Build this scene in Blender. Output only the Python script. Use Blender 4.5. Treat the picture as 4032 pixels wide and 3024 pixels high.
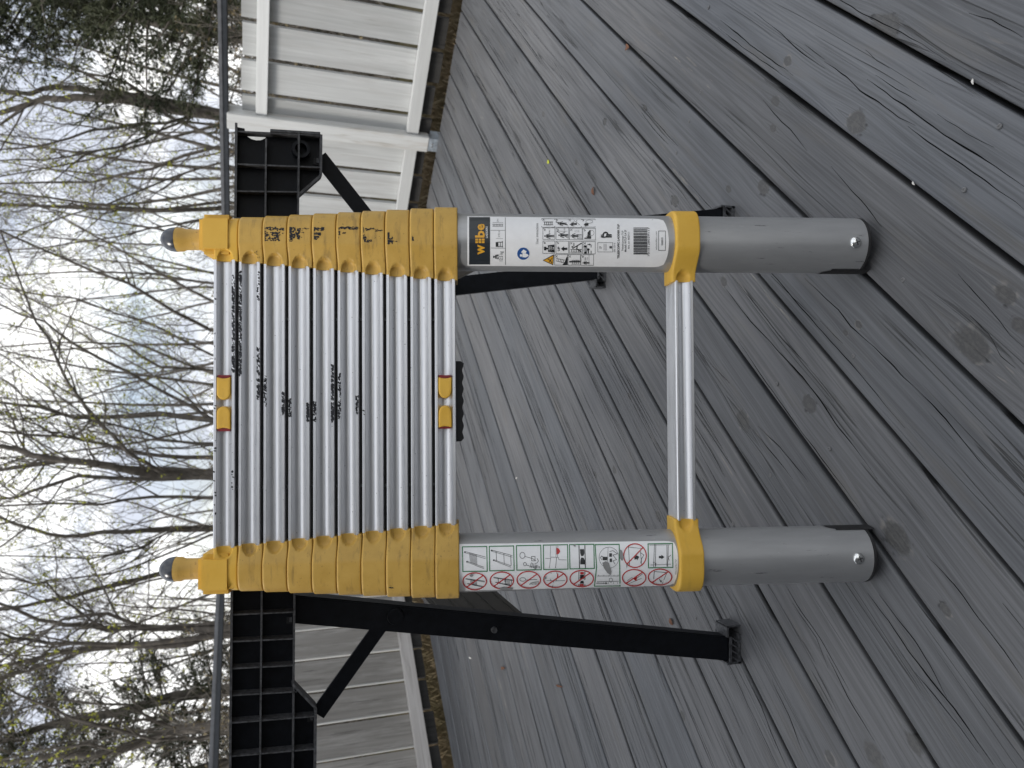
import bpy, bmesh, math, random
from mathutils import Vector, Matrix, noise as mnoise
random.seed(7)
for o in list(bpy.data.objects): bpy.data.objects.remove(o, do_unlink=True)
SC = bpy.context.scene
COL = SC.collection
# ------------------------------------------------------------------ camera, sky, sun, exposure
F = 2900.0; PITCH = math.radians(19.6); ROLL = math.radians(0.55); CAMH = 0.786
CAM = Vector((0, 0, CAMH))
FWD = Vector((0, math.cos(PITCH), -math.sin(PITCH)))
_r = Vector((1, 0, 0)); _u = Vector((0, math.sin(PITCH), math.cos(PITCH)))
RT = _r * math.cos(ROLL) + _u * math.sin(ROLL)
UP = _u * math.cos(ROLL) - _r * math.sin(ROLL)
cd = bpy.data.cameras.new('camera'); cam = bpy.data.objects.new('camera', cd); COL.objects.link(cam)
M = Matrix.Identity(4)
for i in range(3):
    M[i][0] = -UP[i]; M[i][1] = RT[i]; M[i][2] = -FWD[i]; M[i][3] = CAM[i]
cam.matrix_world = M
cd.sensor_fit = 'HORIZONTAL'; cd.sensor_width = 36; cd.lens = F / 4032 * 36
cd.clip_start = 0.02; cd.clip_end = 2000
cd.dof.use_dof = True; cd.dof.focus_distance = 0.98; cd.dof.aperture_fstop = 9.0
SC.camera = cam
SUN_AZ = math.radians(252); SUN_EL = math.radians(44)     # azimuth clockwise from +Y
w = bpy.data.worlds.new('World'); SC.world = w; w.use_nodes = True
nt = w.node_tree; nt.nodes.clear()
def wn(t, **k):
    n = nt.nodes.new(t)
    for a, b in k.items(): setattr(n, a, b)
    return n
out = wn('ShaderNodeOutputWorld'); bg = wn('ShaderNodeBackground'); bg.inputs[1].default_value = 0.12
sky = wn('ShaderNodeTexSky'); sky.sky_type = 'NISHITA'; sky.sun_disc = False
sky.sun_elevation = SUN_EL; sky.sun_rotation = SUN_AZ; sky.air_density = 1.0; sky.dust_density = 1.5
tc = wn('ShaderNodeTexCoord')
mp = wn('ShaderNodeMapping'); mp.inputs['Scale'].default_value = (1.0, 1.0, 2.2)
nz = wn('ShaderNodeTexNoise'); nz.inputs['Scale'].default_value = 2.4; nz.inputs['Detail'].default_value = 7; nz.inputs['Roughness'].default_value = .55
rmp = wn('ShaderNodeValToRGB'); rmp.color_ramp.elements[0].position = .36; rmp.color_ramp.elements[1].position = .52
rmp.color_ramp.elements[0].color = (.45, .45, .45, 1)
nz2 = wn('ShaderNodeTexNoise'); nz2.inputs['Scale'].default_value = 3.0; nz2.inputs['Detail'].default_value = 6
rm2 = wn('ShaderNodeValToRGB')
rm2.color_ramp.elements[0].position = .43; rm2.color_ramp.elements[0].color = (4.5, 4.8, 5.5, 1)
rm2.color_ramp.elements[1].position = .56; rm2.color_ramp.elements[1].color = (9.2, 9.2, 9.1, 1)
mx = wn('ShaderNodeMix'); mx.data_type = 'RGBA'
L = nt.links.new
L(tc.outputs['Generated'], mp.inputs[0]); L(mp.outputs[0], nz.inputs['Vector']); L(mp.outputs[0], nz2.inputs['Vector'])
L(nz.outputs['Fac'], rmp.inputs[0]); L(nz2.outputs['Fac'], rm2.inputs[0])
L(rmp.outputs[0], mx.inputs[0]); L(sky.outputs[0], mx.inputs[6]); L(rm2.outputs[0], mx.inputs[7])
L(mx.outputs[2], bg.inputs[0]); L(bg.outputs[0], out.inputs[0])
sl = bpy.data.lights.new('sun', 'SUN'); sl.energy = 1.5; sl.angle = math.radians(16); sl.color = (1, .95, .88)
so = bpy.data.objects.new('sun', sl); COL.objects.link(so)
sd = Vector((math.sin(SUN_AZ) * math.cos(SUN_EL), math.cos(SUN_AZ) * math.cos(SUN_EL), math.sin(SUN_EL)))
so.rotation_euler = sd.to_track_quat('Z', 'Y').to_euler()
SC.view_settings.view_transform = 'Standard'; SC.view_settings.look = 'None'
SC.view_settings.exposure = 0.56; SC.view_settings.gamma = 1.0; SC.view_settings.use_curve_mapping = False
SC.render.engine = 'CYCLES'

# ------------------------------------------------------------------ helpers
def ray(x, y):
    return FWD + RT * ((3024 - y - 1512) / F) - UP * ((x - 2016) / F)
def onz(x, y, z=0.0):
    d = ray(x, y); return CAM + d * ((z - CAMH) / d.z)
def onplane(x, y, p0, n):
    d = ray(x, y); return CAM + d * ((Vector(p0) - CAM).dot(n) / d.dot(n))
def onY(x, y, Y):
    return onplane(x, y, (0, Y, 0), Vector((0, 1, 0)))

def mesh_obj(name, verts, faces, mat=None, parent=None, smooth=False, mats=None, midx=None):
    me = bpy.data.meshes.new(name); me.from_pydata([tuple(v) for v in verts], [], faces)
    me.validate()
    if smooth: me.polygons.foreach_set('use_smooth', [True] * len(me.polygons))
    for m in (mats or ([mat] if mat else [])): me.materials.append(m)
    if midx:
        me.polygons.foreach_set('material_index', midx)
    me.update()
    o = bpy.data.objects.new(name, me); COL.objects.link(o)
    if parent: o.parent = parent
    return o
def empty(name, M=None):
    o = bpy.data.objects.new(name, None); COL.objects.link(o); o.empty_display_size = .05
    if M is not None: o.matrix_world = M
    return o
def tag(o, label=None, cat=None, group=None, kind=None):
    if label: o['label'] = label
    if cat: o['category'] = cat
    if group: o['group'] = group
    if kind: o['kind'] = kind
    return o
class MB:
    def __init__(s): s.v = []; s.f = []
    def box(s, c, h, ax=None):
        c = Vector(c); ax = ax or (Vector((1, 0, 0)), Vector((0, 1, 0)), Vector((0, 0, 1)))
        b = len(s.v)
        for k in range(8):
            p = c.copy()
            for i in range(3): p += ax[i] * h[i] * (1 if k >> i & 1 else -1)
            s.v.append(p)
        s.f += [tuple(b + i for i in q) for q in ((0, 2, 3, 1), (4, 5, 7, 6), (0, 1, 5, 4), (2, 6, 7, 3), (0, 4, 6, 2), (1, 3, 7, 5))]
    def bar(s, p, q, wx, wy, ref, wx2=None, wy2=None):
        p = Vector(p); q = Vector(q); d = (q - p).normalized(); r = Vector(ref); r = (r - d * r.dot(d)).normalized(); t = d.cross(r)
        b = len(s.v)
        for P, a, c in ((p, wx, wy), (q, wx2 or wx, wy2 or wy)):
            for i, j in ((-1, -1), (1, -1), (1, 1), (-1, 1)): s.v.append(P + r * (a * i) + t * (c * j))
        s.f += [(b + 3, b + 2, b + 1, b), (b + 4, b + 5, b + 6, b + 7)] + [(b + i, b + (i + 1) % 4, b + 4 + (i + 1) % 4, b + 4 + i) for i in range(4)]
    def tube(s, pts, rad, n=5, cap=False):
        b0 = len(s.v); N = len(pts)
        for i, p in enumerate(pts):
            d = (pts[min(i + 1, N - 1)] - pts[max(i - 1, 0)])
            if d.length < 1e-9: d = Vector((0, 0, 1))
            d.normalize(); r = d.cross(Vector((.31, .95, .05))).normalized(); t = d.cross(r)
            for k in range(n):
                a = 2 * math.pi * k / n; s.v.append(p + (r * math.cos(a) + t * math.sin(a)) * rad[i])
        for i in range(N - 1):
            for k in range(n):
                s.f.append((b0 + i * n + k, b0 + i * n + (k + 1) % n, b0 + (i + 1) * n + (k + 1) % n, b0 + (i + 1) * n + k))
        if cap:
            s.f.append(tuple(b0 + k for k in range(n))[::-1]); s.f.append(tuple(b0 + (N - 1) * n + k for k in range(n)))
    def prism(s, poly, off):     # poly list of Vector (planar), extruded by off
        b = len(s.v); n = len(poly); off = Vector(off)
        s.v += [Vector(p) for p in poly] + [Vector(p) + off for p in poly]
        s.f += [tuple(b + i for i in range(n)), tuple(b + n + i for i in range(n))[::-1]] + [(b + (i + 1) % n, b + i, b + n + i, b + n + (i + 1) % n) for i in range(n)]
    def build(s, name, mat, parent=None, smooth=False, bevel=0, fix=True):
        o = mesh_obj(name, s.v, s.f, mat, parent, smooth)
        if fix:
            bm = bmesh.new(); bm.from_mesh(o.data); bmesh.ops.recalc_face_normals(bm, faces=bm.faces)
            if bevel: bmesh.ops.bevel(bm, geom=bm.edges[:], offset=bevel, segments=2, affect='EDGES', clamp_overlap=True)
            bm.to_mesh(o.data); bm.free()
        return o

# ------------------------------------------------------------------ materials
class NT:
    def __init__(s, name):
        s.m = bpy.data.materials.new(name); s.m.use_nodes = True; s.t = s.m.node_tree
        s.b = s.t.nodes['Principled BSDF']
    def n(s, t, **k):
        x = s.t.nodes.new(t)
        for a, b in k.items():
            if a in x.inputs.keys(): x.inputs[a].default_value = b
            else: setattr(x, a, b)
        return x
    def l(s, a, b): s.t.links.new(a, b)
    def math(s, op, a, b=None, c=None, clamp=False):
        x = s.t.nodes.new('ShaderNodeMath'); x.operation = op; x.use_clamp = clamp
        for i, v in enumerate((a, b, c)):
            if v is None: continue
            if isinstance(v, (int, float)): x.inputs[i].default_value = v
            else: s.l(v, x.inputs[i])
        return x.outputs[0]
    def mix(s, f, a, b, mode='MIX'):
        x = s.t.nodes.new('ShaderNodeMix'); x.data_type = 'RGBA'; x.blend_type = mode
        for i, v in ((0, f), (6, a), (7, b)):
            if isinstance(v, (int, float)): x.inputs[i].default_value = v
            elif isinstance(v, tuple): x.inputs[i].default_value = (*v, 1)
            else: s.l(v, x.inputs[i])
        return x.outputs[2]
    def noise(s, vec, scale, detail=4, rough=.5, dist=0):
        x = s.n('ShaderNodeTexNoise', Scale=scale, Detail=detail, Roughness=rough, Distortion=dist); s.l(vec, x.inputs['Vector']); return x.outputs['Fac']
    def ramp(s, f, p0, p1):
        x = s.n('ShaderNodeMapRange'); x.clamp = True
        s.l(f, x.inputs[0]); x.inputs[1].default_value = p0; x.inputs[2].default_value = p1; return x.outputs[0]
    def scale(s, vec, sc):
        x = s.n('ShaderNodeVectorMath', operation='MULTIPLY'); s.l(vec, x.inputs[0]); x.inputs[1].default_value = sc; return x.outputs[0]
    def bump(s, h, strength, dist):
        x = s.n('ShaderNodeBump', Strength=strength, Distance=dist); s.l(h, x.inputs['Height']); s.l(x.outputs[0], s.b.inputs['Normal'])
    def set(s, col=None, rough=.5, metal=0, spec=.5):
        if col: s.b.inputs['Base Color'].default_value = (*col, 1)
        s.b.inputs['Roughness'].default_value = rough; s.b.inputs['Metallic'].default_value = metal
        s.b.inputs['Specular IOR Level'].default_value = spec
def coords(m, kind='Object', obj=None):
    t = m.n('ShaderNodeTexCoord')
    if obj: t.object = obj
    return t.outputs[kind]
def simple(name, col, rough=.5, metal=0, spec=.5, var=.15, vs=40, bump=0, bs=300):
    m = NT(name); m.set(col, rough, metal, spec); c = coords(m)
    if var:
        f = m.noise(c, vs, 5, .6); d = tuple(x * (1 - var) for x in col); e = tuple(min(1, x * (1 + var)) for x in col)
        m.l(m.mix(m.ramp(f, .3, .7), d, e), m.b.inputs['Base Color'])
        m.l(m.math('ADD', m.math('MULTIPLY', f, .2), rough - .1), m.b.inputs['Roughness'])
    if bump: m.bump(m.noise(c, bs, 3), bump, .001)
    return m.m
def mat_alu():
    m = NT('brushed_aluminium'); m.set((.8, .81, .83), .3, 1.0)
    c = coords(m); g = m.noise(m.scale(c, (6, 900, 900)), 1, 3); d = m.noise(c, 60, 5)
    m.l(m.math('ADD', m.math('MULTIPLY', d, .14), .33), m.b.inputs['Roughness'])
    sp = m.ramp(m.noise(c, 420, 2), .70, .76)
    m.l(m.mix(sp, m.mix(g, (.62, .63, .65), (.76, .77, .79)), (.28, .28, .29)), m.b.inputs['Base Color'])
    m.b.inputs['Anisotropic'].default_value = .3
    m.bump(g, .12, .0004); return m.m
def mat_tube():
    m = NT('grey_lacquered_tube'); m.set((.25, .26, .26), .42, .5)
    c = coords(m)
    sc = m.noise(m.scale(c, (160, 160, 22)), 1, 6, .65); k = m.ramp(sc, .65, .70)
    big = m.ramp(m.noise(m.scale(c, (30, 30, 7)), 1, 6, .65), .3, .7)
    base = m.mix(big, (.335, .34, .345), (.43, .435, .44))
    base = m.mix(m.math('MULTIPLY', k, .75), base, (.09, .09, .09))
    lt = m.ramp(m.noise(m.scale(c, (240, 240, 60)), 1, 5, .6), .68, .71)
    m.l(m.mix(m.math('MULTIPLY', lt, .6), base, (.5, .5, .5)), m.b.inputs['Base Color'])
    m.l(m.math('ADD', m.math('MULTIPLY', m.noise(m.scale(c, (200, 200, 8)), 1, 4), .22), .27), m.b.inputs['Roughness'])
    return m.m
def mat_yellow(name, a, b, dirt):
    m = NT(name); m.set(a, .5, 0, .4); oi = m.n('ShaderNodeObjectInfo')
    g = m.n('ShaderNodeNewGeometry')
    c0 = m.n('ShaderNodeVectorMath', operation='ADD'); m.l(coords(m), c0.inputs[0]); m.l(oi.outputs['Random'], c0.inputs[1]); c = c0.outputs[0]
    f = m.ramp(m.noise(c, 30, 6, .62), .3, .72); st = m.ramp(m.noise(m.scale(c, (20, 60, 110)), 1, 6, .7), .54, .76)
    base = m.mix(f, a, b)
    base = m.mix(m.math('MULTIPLY', st, dirt), base, (.16, .10, .035))
    sp = m.ramp(m.noise(c, 330, 3, .5), .69, .74)
    base = m.mix(m.math('MULTIPLY', sp, dirt * .9), base, (.10, .06, .02))
    m.l(base, m.b.inputs['Base Color']); m.l(m.math('ADD', m.math('MULTIPLY', f, .18), .40), m.b.inputs['Roughness'])
    m.bump(m.noise(c, 900, 2), .08, .0004); return m.m
def mat_wood(name, a, b, grain_scale, crackcol, rough=.7, axis=2, knots=True, bare=None, crack=.6):
    """sawn board: object space, grain runs along local `axis`."""
    m = NT(name); m.set(a, rough, 0, .35); oi = m.n('ShaderNodeObjectInfo')
    sv = m.n('ShaderNodeVectorMath', operation='SCALE'); sv.inputs['Scale'].default_value = 37.0; 
    cb = m.n('ShaderNodeCombineXYZ'); m.l(oi.outputs['Random'], cb.inputs[0]); m.l(oi.outputs['Random'], cb.inputs[1]); m.l(oi.outputs['Random'], cb.inputs[2])
    m.l(cb.outputs[0], sv.inputs[0])
    ad = m.n('ShaderNodeVectorMath', operation='ADD'); m.l(coords(m), ad.inputs[0]); m.l(sv.outputs[0], ad.inputs[1]); c = ad.outputs[0]
    s = [90.0] * 3; s[axis] = 2.2
    g = m.noise(m.scale(c, tuple(x * grain_scale for x in s)), 1, 6, .6, .4)
    s2 = [14.0] * 3; s2[axis] = 1.6
    big = m.ramp(m.noise(m.scale(c, tuple(s2)), 1, 5, .6), .3, .7)
    col = m.mix(m.ramp(g, .3, .7), a, b); col = m.mix(m.math('MULTIPLY', big, .45), col, tuple(x * .72 for x in a))
    if bare:
        s4 = [25.0] * 3; s4[axis] = 3
        col = m.mix(m.math('MULTIPLY', m.ramp(m.noise(m.scale(c, tuple(s4)), 1, 6, .7), .5, .66), .8), col, bare)
    s3 = [70.0] * 3; s3[axis] = 1.3
    ck = m.math('SUBTRACT', 1.0, m.ramp(m.math('ABSOLUTE', m.math('SUBTRACT', m.noise(m.scale(c, tuple(s3)), 1, 2), .5)), 0.0, .02))
    ck = m.math('MULTIPLY', ck, m.ramp(m.noise(m.scale(c, tuple(s2)), 2.3, 2), .52, .6))
    col = m.mix(m.math('MULTIPLY', ck, crack), col, crackcol)
    tone = m.n('ShaderNodeHueSaturation'); m.l(col, tone.inputs['Color']); m.l(m.math('ADD', m.math('MULTIPLY', oi.outputs['Random'], .3), .85), tone.inputs['Value'])
    m.l(tone.outputs[0], m.b.inputs['Base Color'])
    m.bump(m.math('SUBTRACT', m.math('MULTIPLY', g, .5), ck), .35, .0015); return m.m
M_ALU = mat_alu(); M_TUBE = mat_tube()
M_YEL = mat_yellow('yellow_plastic_worn', (.47, .285, .055), (.58, .365, .085), .75)
M_YELC = mat_yellow('yellow_plastic_clean', (.64, .37, .045), (.70, .43, .065), .15)
M_BLK = simple('black_plastic', (.0045, .0055, .008), .5, 0, .22, .4, 90, .25, 500)
M_SIDE = simple('dusty_black_plastic', (.030, .027, .023), .7, 0, .4, .3, 60)
M_RIB = simple('worn_black_plastic_edge', (.055, .057, .062), .6, 0, .5, .7, 220)
M_RUB = simple('black_rubber', (.014, .014, .015), .7, 0, .4, .4, 120)
M_DOME = simple('dark_grey_glossy_plastic', (.035, .04, .05), .22, 0, .6, .2, 50)
M_RED = simple('red_plastic', (.22, .012, .018), .45)
M_CHR = simple('zinc_steel', (.75, .76, .75), .22, 1, .5, .1, 200)
M_GALV = simple('galvanised_steel', (.42, .47, .52), .5, .6, .5, .3, 80)
M_SCR = simple('weathered_screw', (.16, .16, .16), .6, .4)
M_WHITE = simple('white_sticker', (.84, .845, .85), .38, 0, .5, .04, 60)
M_PK = simple('print_black_ink', (.018, .02, .022), .4, 0, .5, 0)
M_PN = simple('print_navy_panel', (.022, .028, .034), .35, 0, .5, .1)
M_PY = simple('print_yellow_ink', (.72, .37, .03), .4, 0, .5, 0)
M_PB = simple('print_blue_ink', (.02, .09, .30), .4, 0, .5, 0)
M_PG = simple('print_green_ink', (.01, .18, .05), .4, 0, .5, 0)
M_PR = simple('print_red_ink', (.50, .02, .02), .4, 0, .5, 0)
M_PGR = simple('print_grey_ink', (.10, .105, .11), .4, 0, .5, 0)
M_TORN = simple('torn_sticker_grey', (.26, .26, .26), .6, 0, .4, .2)
M_MARK = simple('black_scuff', (.014, .015, .02), .6, 0, .3, .4, 300)
M_RAIL = simple('dark_grey_metal', (.035, .04, .047), .45, .2, .5, .2, 40)
M_RAILC = simple('grey_metal_cap', (.15, .155, .165), .4, .3, .5, .2, 40)
M_BARK = simple('bark', (.125, .112, .098), .9, 0, .2, .5, 14, .6, 60)
M_TWIG = simple('twig_bark', (.145, .130, .112), .9, 0, .2, .35, 6)
M_EDGE = simple('deck_substructure', (.025, .022, .018), .9, 0, .2, .3, 9)

# ------------------------------------------------------------------ the deck (boards run along D, spaced along N)
AZ = math.radians(41.7); D = Vector((math.sin(AZ), math.cos(AZ), 0)); N = Vector((math.cos(AZ), -math.sin(AZ), 0)); UZ = Vector((0, 0, 1))
def dts(t, s, z=0): return D * t + N * s + UZ * z
PITCHB = 0.1261; S_REF = -0.155; T_END = 3.135; T_BEG = -1.75
DM = Matrix.Identity(4)
for i in range(3): DM[i][0] = D[i]; DM[i][1] = -N[i]; DM[i][2] = UZ[i]        # local x=along boards, y=-s, z up
NB_LO, NB_HI = -8, 23
kn_px = [(3370, 485, 1.0), (3055, 400, .55), (3045, 505, .4), (3480, 105, 1.25), (3830, 1360, 1.25), (2925, 1655, .85), (3185, 1590, .8), (3530, 2120, 1.2), (3270, 2985, .6),
         (3440, 2975, 1.0), (3600, 2930, .7), (3005, 735, .75), (2870, 745, .4), (3382, 1278, .35), (3330, 1310, .3), (2850, 1110, .6), (2140, 450, .6), (2380, 480, .55), (2270, 640, .5), (2655, 790, .7), (2540, 425, .45), (4020, 1280, .5),
         (2210, 1290, .4), (2420, 1850, .55), (2345, 1870, .4), (2590, 2030, .5), (2480, 1560, .45), (2060, 2650, .5), (3960, 1160, .7), (3720, 2400, .45), (2690, 2820, .5), (3100, 240, .5)]
KN = {}
for (px, py, r) in kn_px:
    p = onz(px, py); KN.setdefault(math.floor((-p.dot(N) + S_REF) / PITCHB), []).append((p.dot(D), -p.dot(N), r))
def mat_deck(deck, k):
    """grey stain on a pine board; one per board so that every board keeps its own knots and tone"""
    rr = random.Random(k * 13 + 5); rnd = rr.random(); rnd2 = rr.random()
    m = NT('grey_stained_board'); m.set((.1, .1, .1), .55, 0, .5)
    c = coords(m, 'Object', deck)
    sp = m.n('ShaderNodeSeparateXYZ'); m.l(c, sp.inputs[0]); X, Y = sp.outputs[0], sp.outputs[1]
    dmin = None; wy = None
    for (t, s, r) in KN.get(k, []):
        dx = m.math('MULTIPLY', m.math('SUBTRACT', X, t), 1 / (.021 * r)); dy = m.math('MULTIPLY', m.math('SUBTRACT', Y, s), 1 / (.0135 * r))
        dx2 = m.math('MULTIPLY', dx, dx); d2 = m.math('ADD', dx2, m.math('MULTIPLY', dy, dy))
        dmin = d2 if dmin is None else m.math('MINIMUM', dmin, d2)
        dl = m.math('MULTIPLY', m.math('MULTIPLY', m.math('SIGN', dy), .010 * r), m.math('POWER', 2.718, m.math('MULTIPLY', m.math('ADD', m.math('MULTIPLY', dx2, .10), m.math('MULTIPLY', m.math('ABSOLUTE', dy), .45)), -1.0)))
        wy = dl if wy is None else m.math('ADD', wy, dl)
    Yg = m.math('SUBTRACT', Y, wy) if wy is not None else Y
    cb = m.n('ShaderNodeCombineXYZ'); m.l(X, cb.inputs[0]); m.l(Yg, cb.inputs[1]); cb.inputs[2].default_value = rnd * 50; v = cb.outputs[0]
    n1 = m.noise(m.scale(v, (.9, 26, 1)), 1, 2, .5, .2)
    ring = m.math('ADD', m.math('MULTIPLY', m.math('SINE', m.math('MULTIPLY', n1, 34 + rnd2 * 50)), .5), .5)
    fib = m.noise(m.scale(v, (5, 420, 1)), 1, 2, .6)
    big = m.noise(m.scale(v, (1.7, 9, 1)), 1, 4, .6)
    tone = .82 + rr.random() * .22; blu = rr.uniform(-.035, .015)
    T = lambda q: (q[0] * tone * (1 - blu), q[1] * tone, q[2] * tone * (1 + blu))
    col = m.mix(m.ramp(big, .28, .74), T((.088, .093, .102)), T((.138, .142, .150)))
    col = m.mix(m.math('MULTIPLY', ring, .55), col, T((.050, .052, .056)))
    col = m.mix(m.math('MULTIPLY', m.ramp(fib, .42, .72), .5), col, T((.175, .182, .192)))
    warm = m.ramp(m.noise(m.scale(v, (4.2, 28, 1)), 1, 4, .65), .56, .74)
    col = m.mix(m.math('MULTIPLY', warm, .40), col, (.125, .113, .095))
    pale = m.math('MULTIPLY', m.ramp(m.noise(m.scale(v, (14, 150, 1)), 1, 3, .6), .60, .68), m.ramp(big, .60, .70))
    col = m.mix(m.math('MULTIPLY', pale, .75), col, (.36, .32, .26))
    def cracks(sx, sy, wdt, msk, lo, hi):
        a = m.math('ABSOLUTE', m.math('SUBTRACT', m.noise(m.scale(v, (sx, sy, 1)), 1, 2, .45), .5))
        return m.math('MULTIPLY', m.math('SUBTRACT', 1.0, m.ramp(a, wdt * .4, wdt)), m.ramp(m.noise(m.scale(v, msk), 1, 1), lo, hi))
    ck = cracks(1.6, 70, .018, (1.9, 21, 3), .54, .60)
    col = m.mix(m.math('MULTIPLY', ck, .8), col, (.018, .018, .018))
    h = m.math('ADD', m.math('MULTIPLY', ring, .22), m.math('MULTIPLY', fib, .35)); h = m.math('SUBTRACT', h, m.math('MULTIPLY', ck, 1.8))
    if dmin is not None:
        rn = m.noise(v, 55, 2)
        dk = m.math('ADD', m.math('MULTIPLY', m.math('SQRT', dmin), .92), m.math('MULTIPLY', m.math('SUBTRACT', m.noise(v, 26, 3, .6), .5), 1.1))
        kn = m.math('SUBTRACT', 1.0, m.ramp(dk, .80, 1.05)); rim = m.math('MULTIPLY', m.ramp(dk, .80, .98), m.math('SUBTRACT', 1.0, m.ramp(dk, 1.0, 1.35)))
        kr = m.math('SINE', m.math('ADD', m.math('MULTIPLY', dk, 5.0), m.math('MULTIPLY', m.noise(v, 130, 3), 16.0)))
        kcol = m.mix(m.math('MULTIPLY', m.math('ADD', kr, 1.0), .5), (.052, .051, .049), (.078, .075, .070))
        col = m.mix(m.math('MULTIPLY', kn, .8), col, kcol)
        col = m.mix(m.math('MULTIPLY', m.math('MULTIPLY', rim, m.ramp(rn, .58, .68)), .6), col, (.20, .185, .165))
        col = m.mix(m.math('MULTIPLY', m.math('MULTIPLY', rim, m.ramp(rn, .44, .34)), .9), col, (.014, .014, .014))
    m.l(col, m.b.inputs['Base Color'])
    m.l(m.math('ADD', m.math('MULTIPLY', fib, .25), .40), m.b.inputs['Roughness'])
    m.bump(h, .75, .0016)
    return m.m
deck_b = MB(); deck_b.box(((T_BEG + T_END) / 2, (PITCHB * (NB_HI + NB_LO)) / 2 - S_REF, -.105), ((T_END - T_BEG) / 2 - .03, PITCHB * (NB_HI - NB_LO) / 2 - .02, .07))
deck = deck_b.build('deck', M_EDGE); deck.matrix_world = DM; tag(deck, 'grey stained timber deck of long parallel boards', 'deck', kind='structure')
Wp = (PITCHB - .0065) / 2
prof = [(-Wp, -.028), (-Wp, -.0035), (-Wp + .001, -.0012), (-Wp + .0035, 0), (Wp - .0035, 0), (Wp - .001, -.0012), (Wp, -.0035), (Wp, -.028)]
def plank_mesh(k):
    vs = []; fs = []; n = 25; rr = random.Random(k)
    for i in range(n + 1):
        x = T_BEG + (T_END - T_BEG) * i / n
        for y, z in prof:
            j = .0012 * mnoise.noise(Vector((x * 3, k * 7.3 + (1 if y > 0 else 0) * 3, 0))) if abs(y) > .03 else 0
            vs.append((x + (rr.uniform(-.004, .004) if i == n and False else 0), y + j, z))
    q = len(prof)
    for i in range(n):
        for j in range(q): fs.append((i * q + j, i * q + (j + 1) % q, (i + 1) * q + (j + 1) % q, (i + 1) * q + j))
    fs.append(tuple(range(q))); fs.append(tuple(n * q + j for j in range(q))[::-1])
    return vs, [f[::-1] for f in fs]
PZ = {}; PL = {}
for k in range(NB_LO, NB_HI):
    vs, fs = plank_mesh(k)
    p = mesh_obj('plank', vs, fs, mat_deck(deck, k), deck); y0 = -S_REF + PITCHB * (k + .5)
    PZ[k] = random.uniform(-.0009, .0009); PL[k] = p; p.location = (random.uniform(-.003, .003), y0 + random.uniform(-.0007, .0007), PZ[k])
# deck screws seen in the photograph (and their row mates)
scr = MB(); 
def ring_v(r, z, n=10): return [Vector((r * math.cos(6.2832 * i / n), r * math.sin(6.2832 * i / n), z)) for i in range(n)]
vs = ring_v(.0034, 0) + ring_v(.0028, .0007) + ring_v(.0014, .0007) + ring_v(.001, .0001); fs = []
for q in range(3): fs += [(q * 10 + i, q * 10 + (i + 1) % 10, q * 10 + 10 + (i + 1) % 10, q * 10 + 10 + i) for i in range(10)]
fs.append(tuple(range(30, 40)))
smesh = None
for (px, py) in [(3936, 498), (3797, 748), (3556, 1103), (3361, 1402), (3266, 1768), (2740, 2435), (2678, 2430), (3035, 1872), (3060, 1512), (2887, 2062), (2005, 745), (1985, 210), (2760, 362), (2714, 478), (2664, 602), (2330, 178), (2130, 890), (2790, 30), (2520, 240)]:
    p = onz(px, py); 
    if smesh is None: s_ = mesh_obj('screw', vs, fs, M_SCR, deck); smesh = s_.data
    else: s_ = bpy.data.objects.new('screw', smesh); COL.objects.link(s_); s_.parent = deck
    s_.location = (p.dot(D), -p.dot(N), .0006)
# drying cracks in the boards: the long ones of the photograph, then finer ones on every board
M_CRK = simple('crack_shadow', (.008, .008, .008), 1.0, 0, 0.0, 0)
CK = {}
def add_crack(pts, wd, k=None):
    """pts: (t, y) in deck space; a thin tapering slit following the grain of one board"""
    if k is None: k = math.floor((pts[len(pts) // 2][1] + S_REF) / PITCHB)
    if k not in PL: return
    rr = random.Random(len(CK.get(k, ([],))[0]) + k * 91); lo, hi = -S_REF + PITCHB * k + .006, -S_REF + PITCHB * (k + 1) - .006
    sm = []
    for i in range(len(pts) - 1):
        n = max(2, int(math.dist(pts[i], pts[i + 1]) / .006))
        for q in range(n): sm.append((pts[i][0] + (pts[i + 1][0] - pts[i][0]) * q / n, pts[i][1] + (pts[i + 1][1] - pts[i][1]) * q / n))
    sm.append(pts[-1]); n = len(sm) - 1; v, f = CK.setdefault(k, ([], [])); b = len(v); ph = rr.uniform(0, 99)
    for i, (t, y) in enumerate(sm):
        u = i / n; w_ = wd * min(1, 4 * u, 4 * (1 - u)) ** .7 * (.65 + .55 * mnoise.noise(Vector((t * 22, ph, 0)))) * .5; w_ = max(w_, .00012)
        y += .0011 * mnoise.noise(Vector((t * 38, ph, 5))) + .0022 * mnoise.noise(Vector((t * 9, ph, 9))); y = min(hi, max(lo, y))
        w_ *= 1.3; v += [(t, y - w_, PZ[k] + .00025), (t, y + w_, PZ[k] + .00025)]
    f += [(b + 2 * i, b + 2 * i + 2, b + 2 * i + 3, b + 2 * i + 1) for i in range(n)]
def px_crack(ox, oy, sc, pl, wd):
    P3 = [onz(ox + x * sc, oy + y * sc) for x, y in pl]; add_crack([(p.dot(D), -p.dot(N)) for p in P3], wd)
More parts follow.
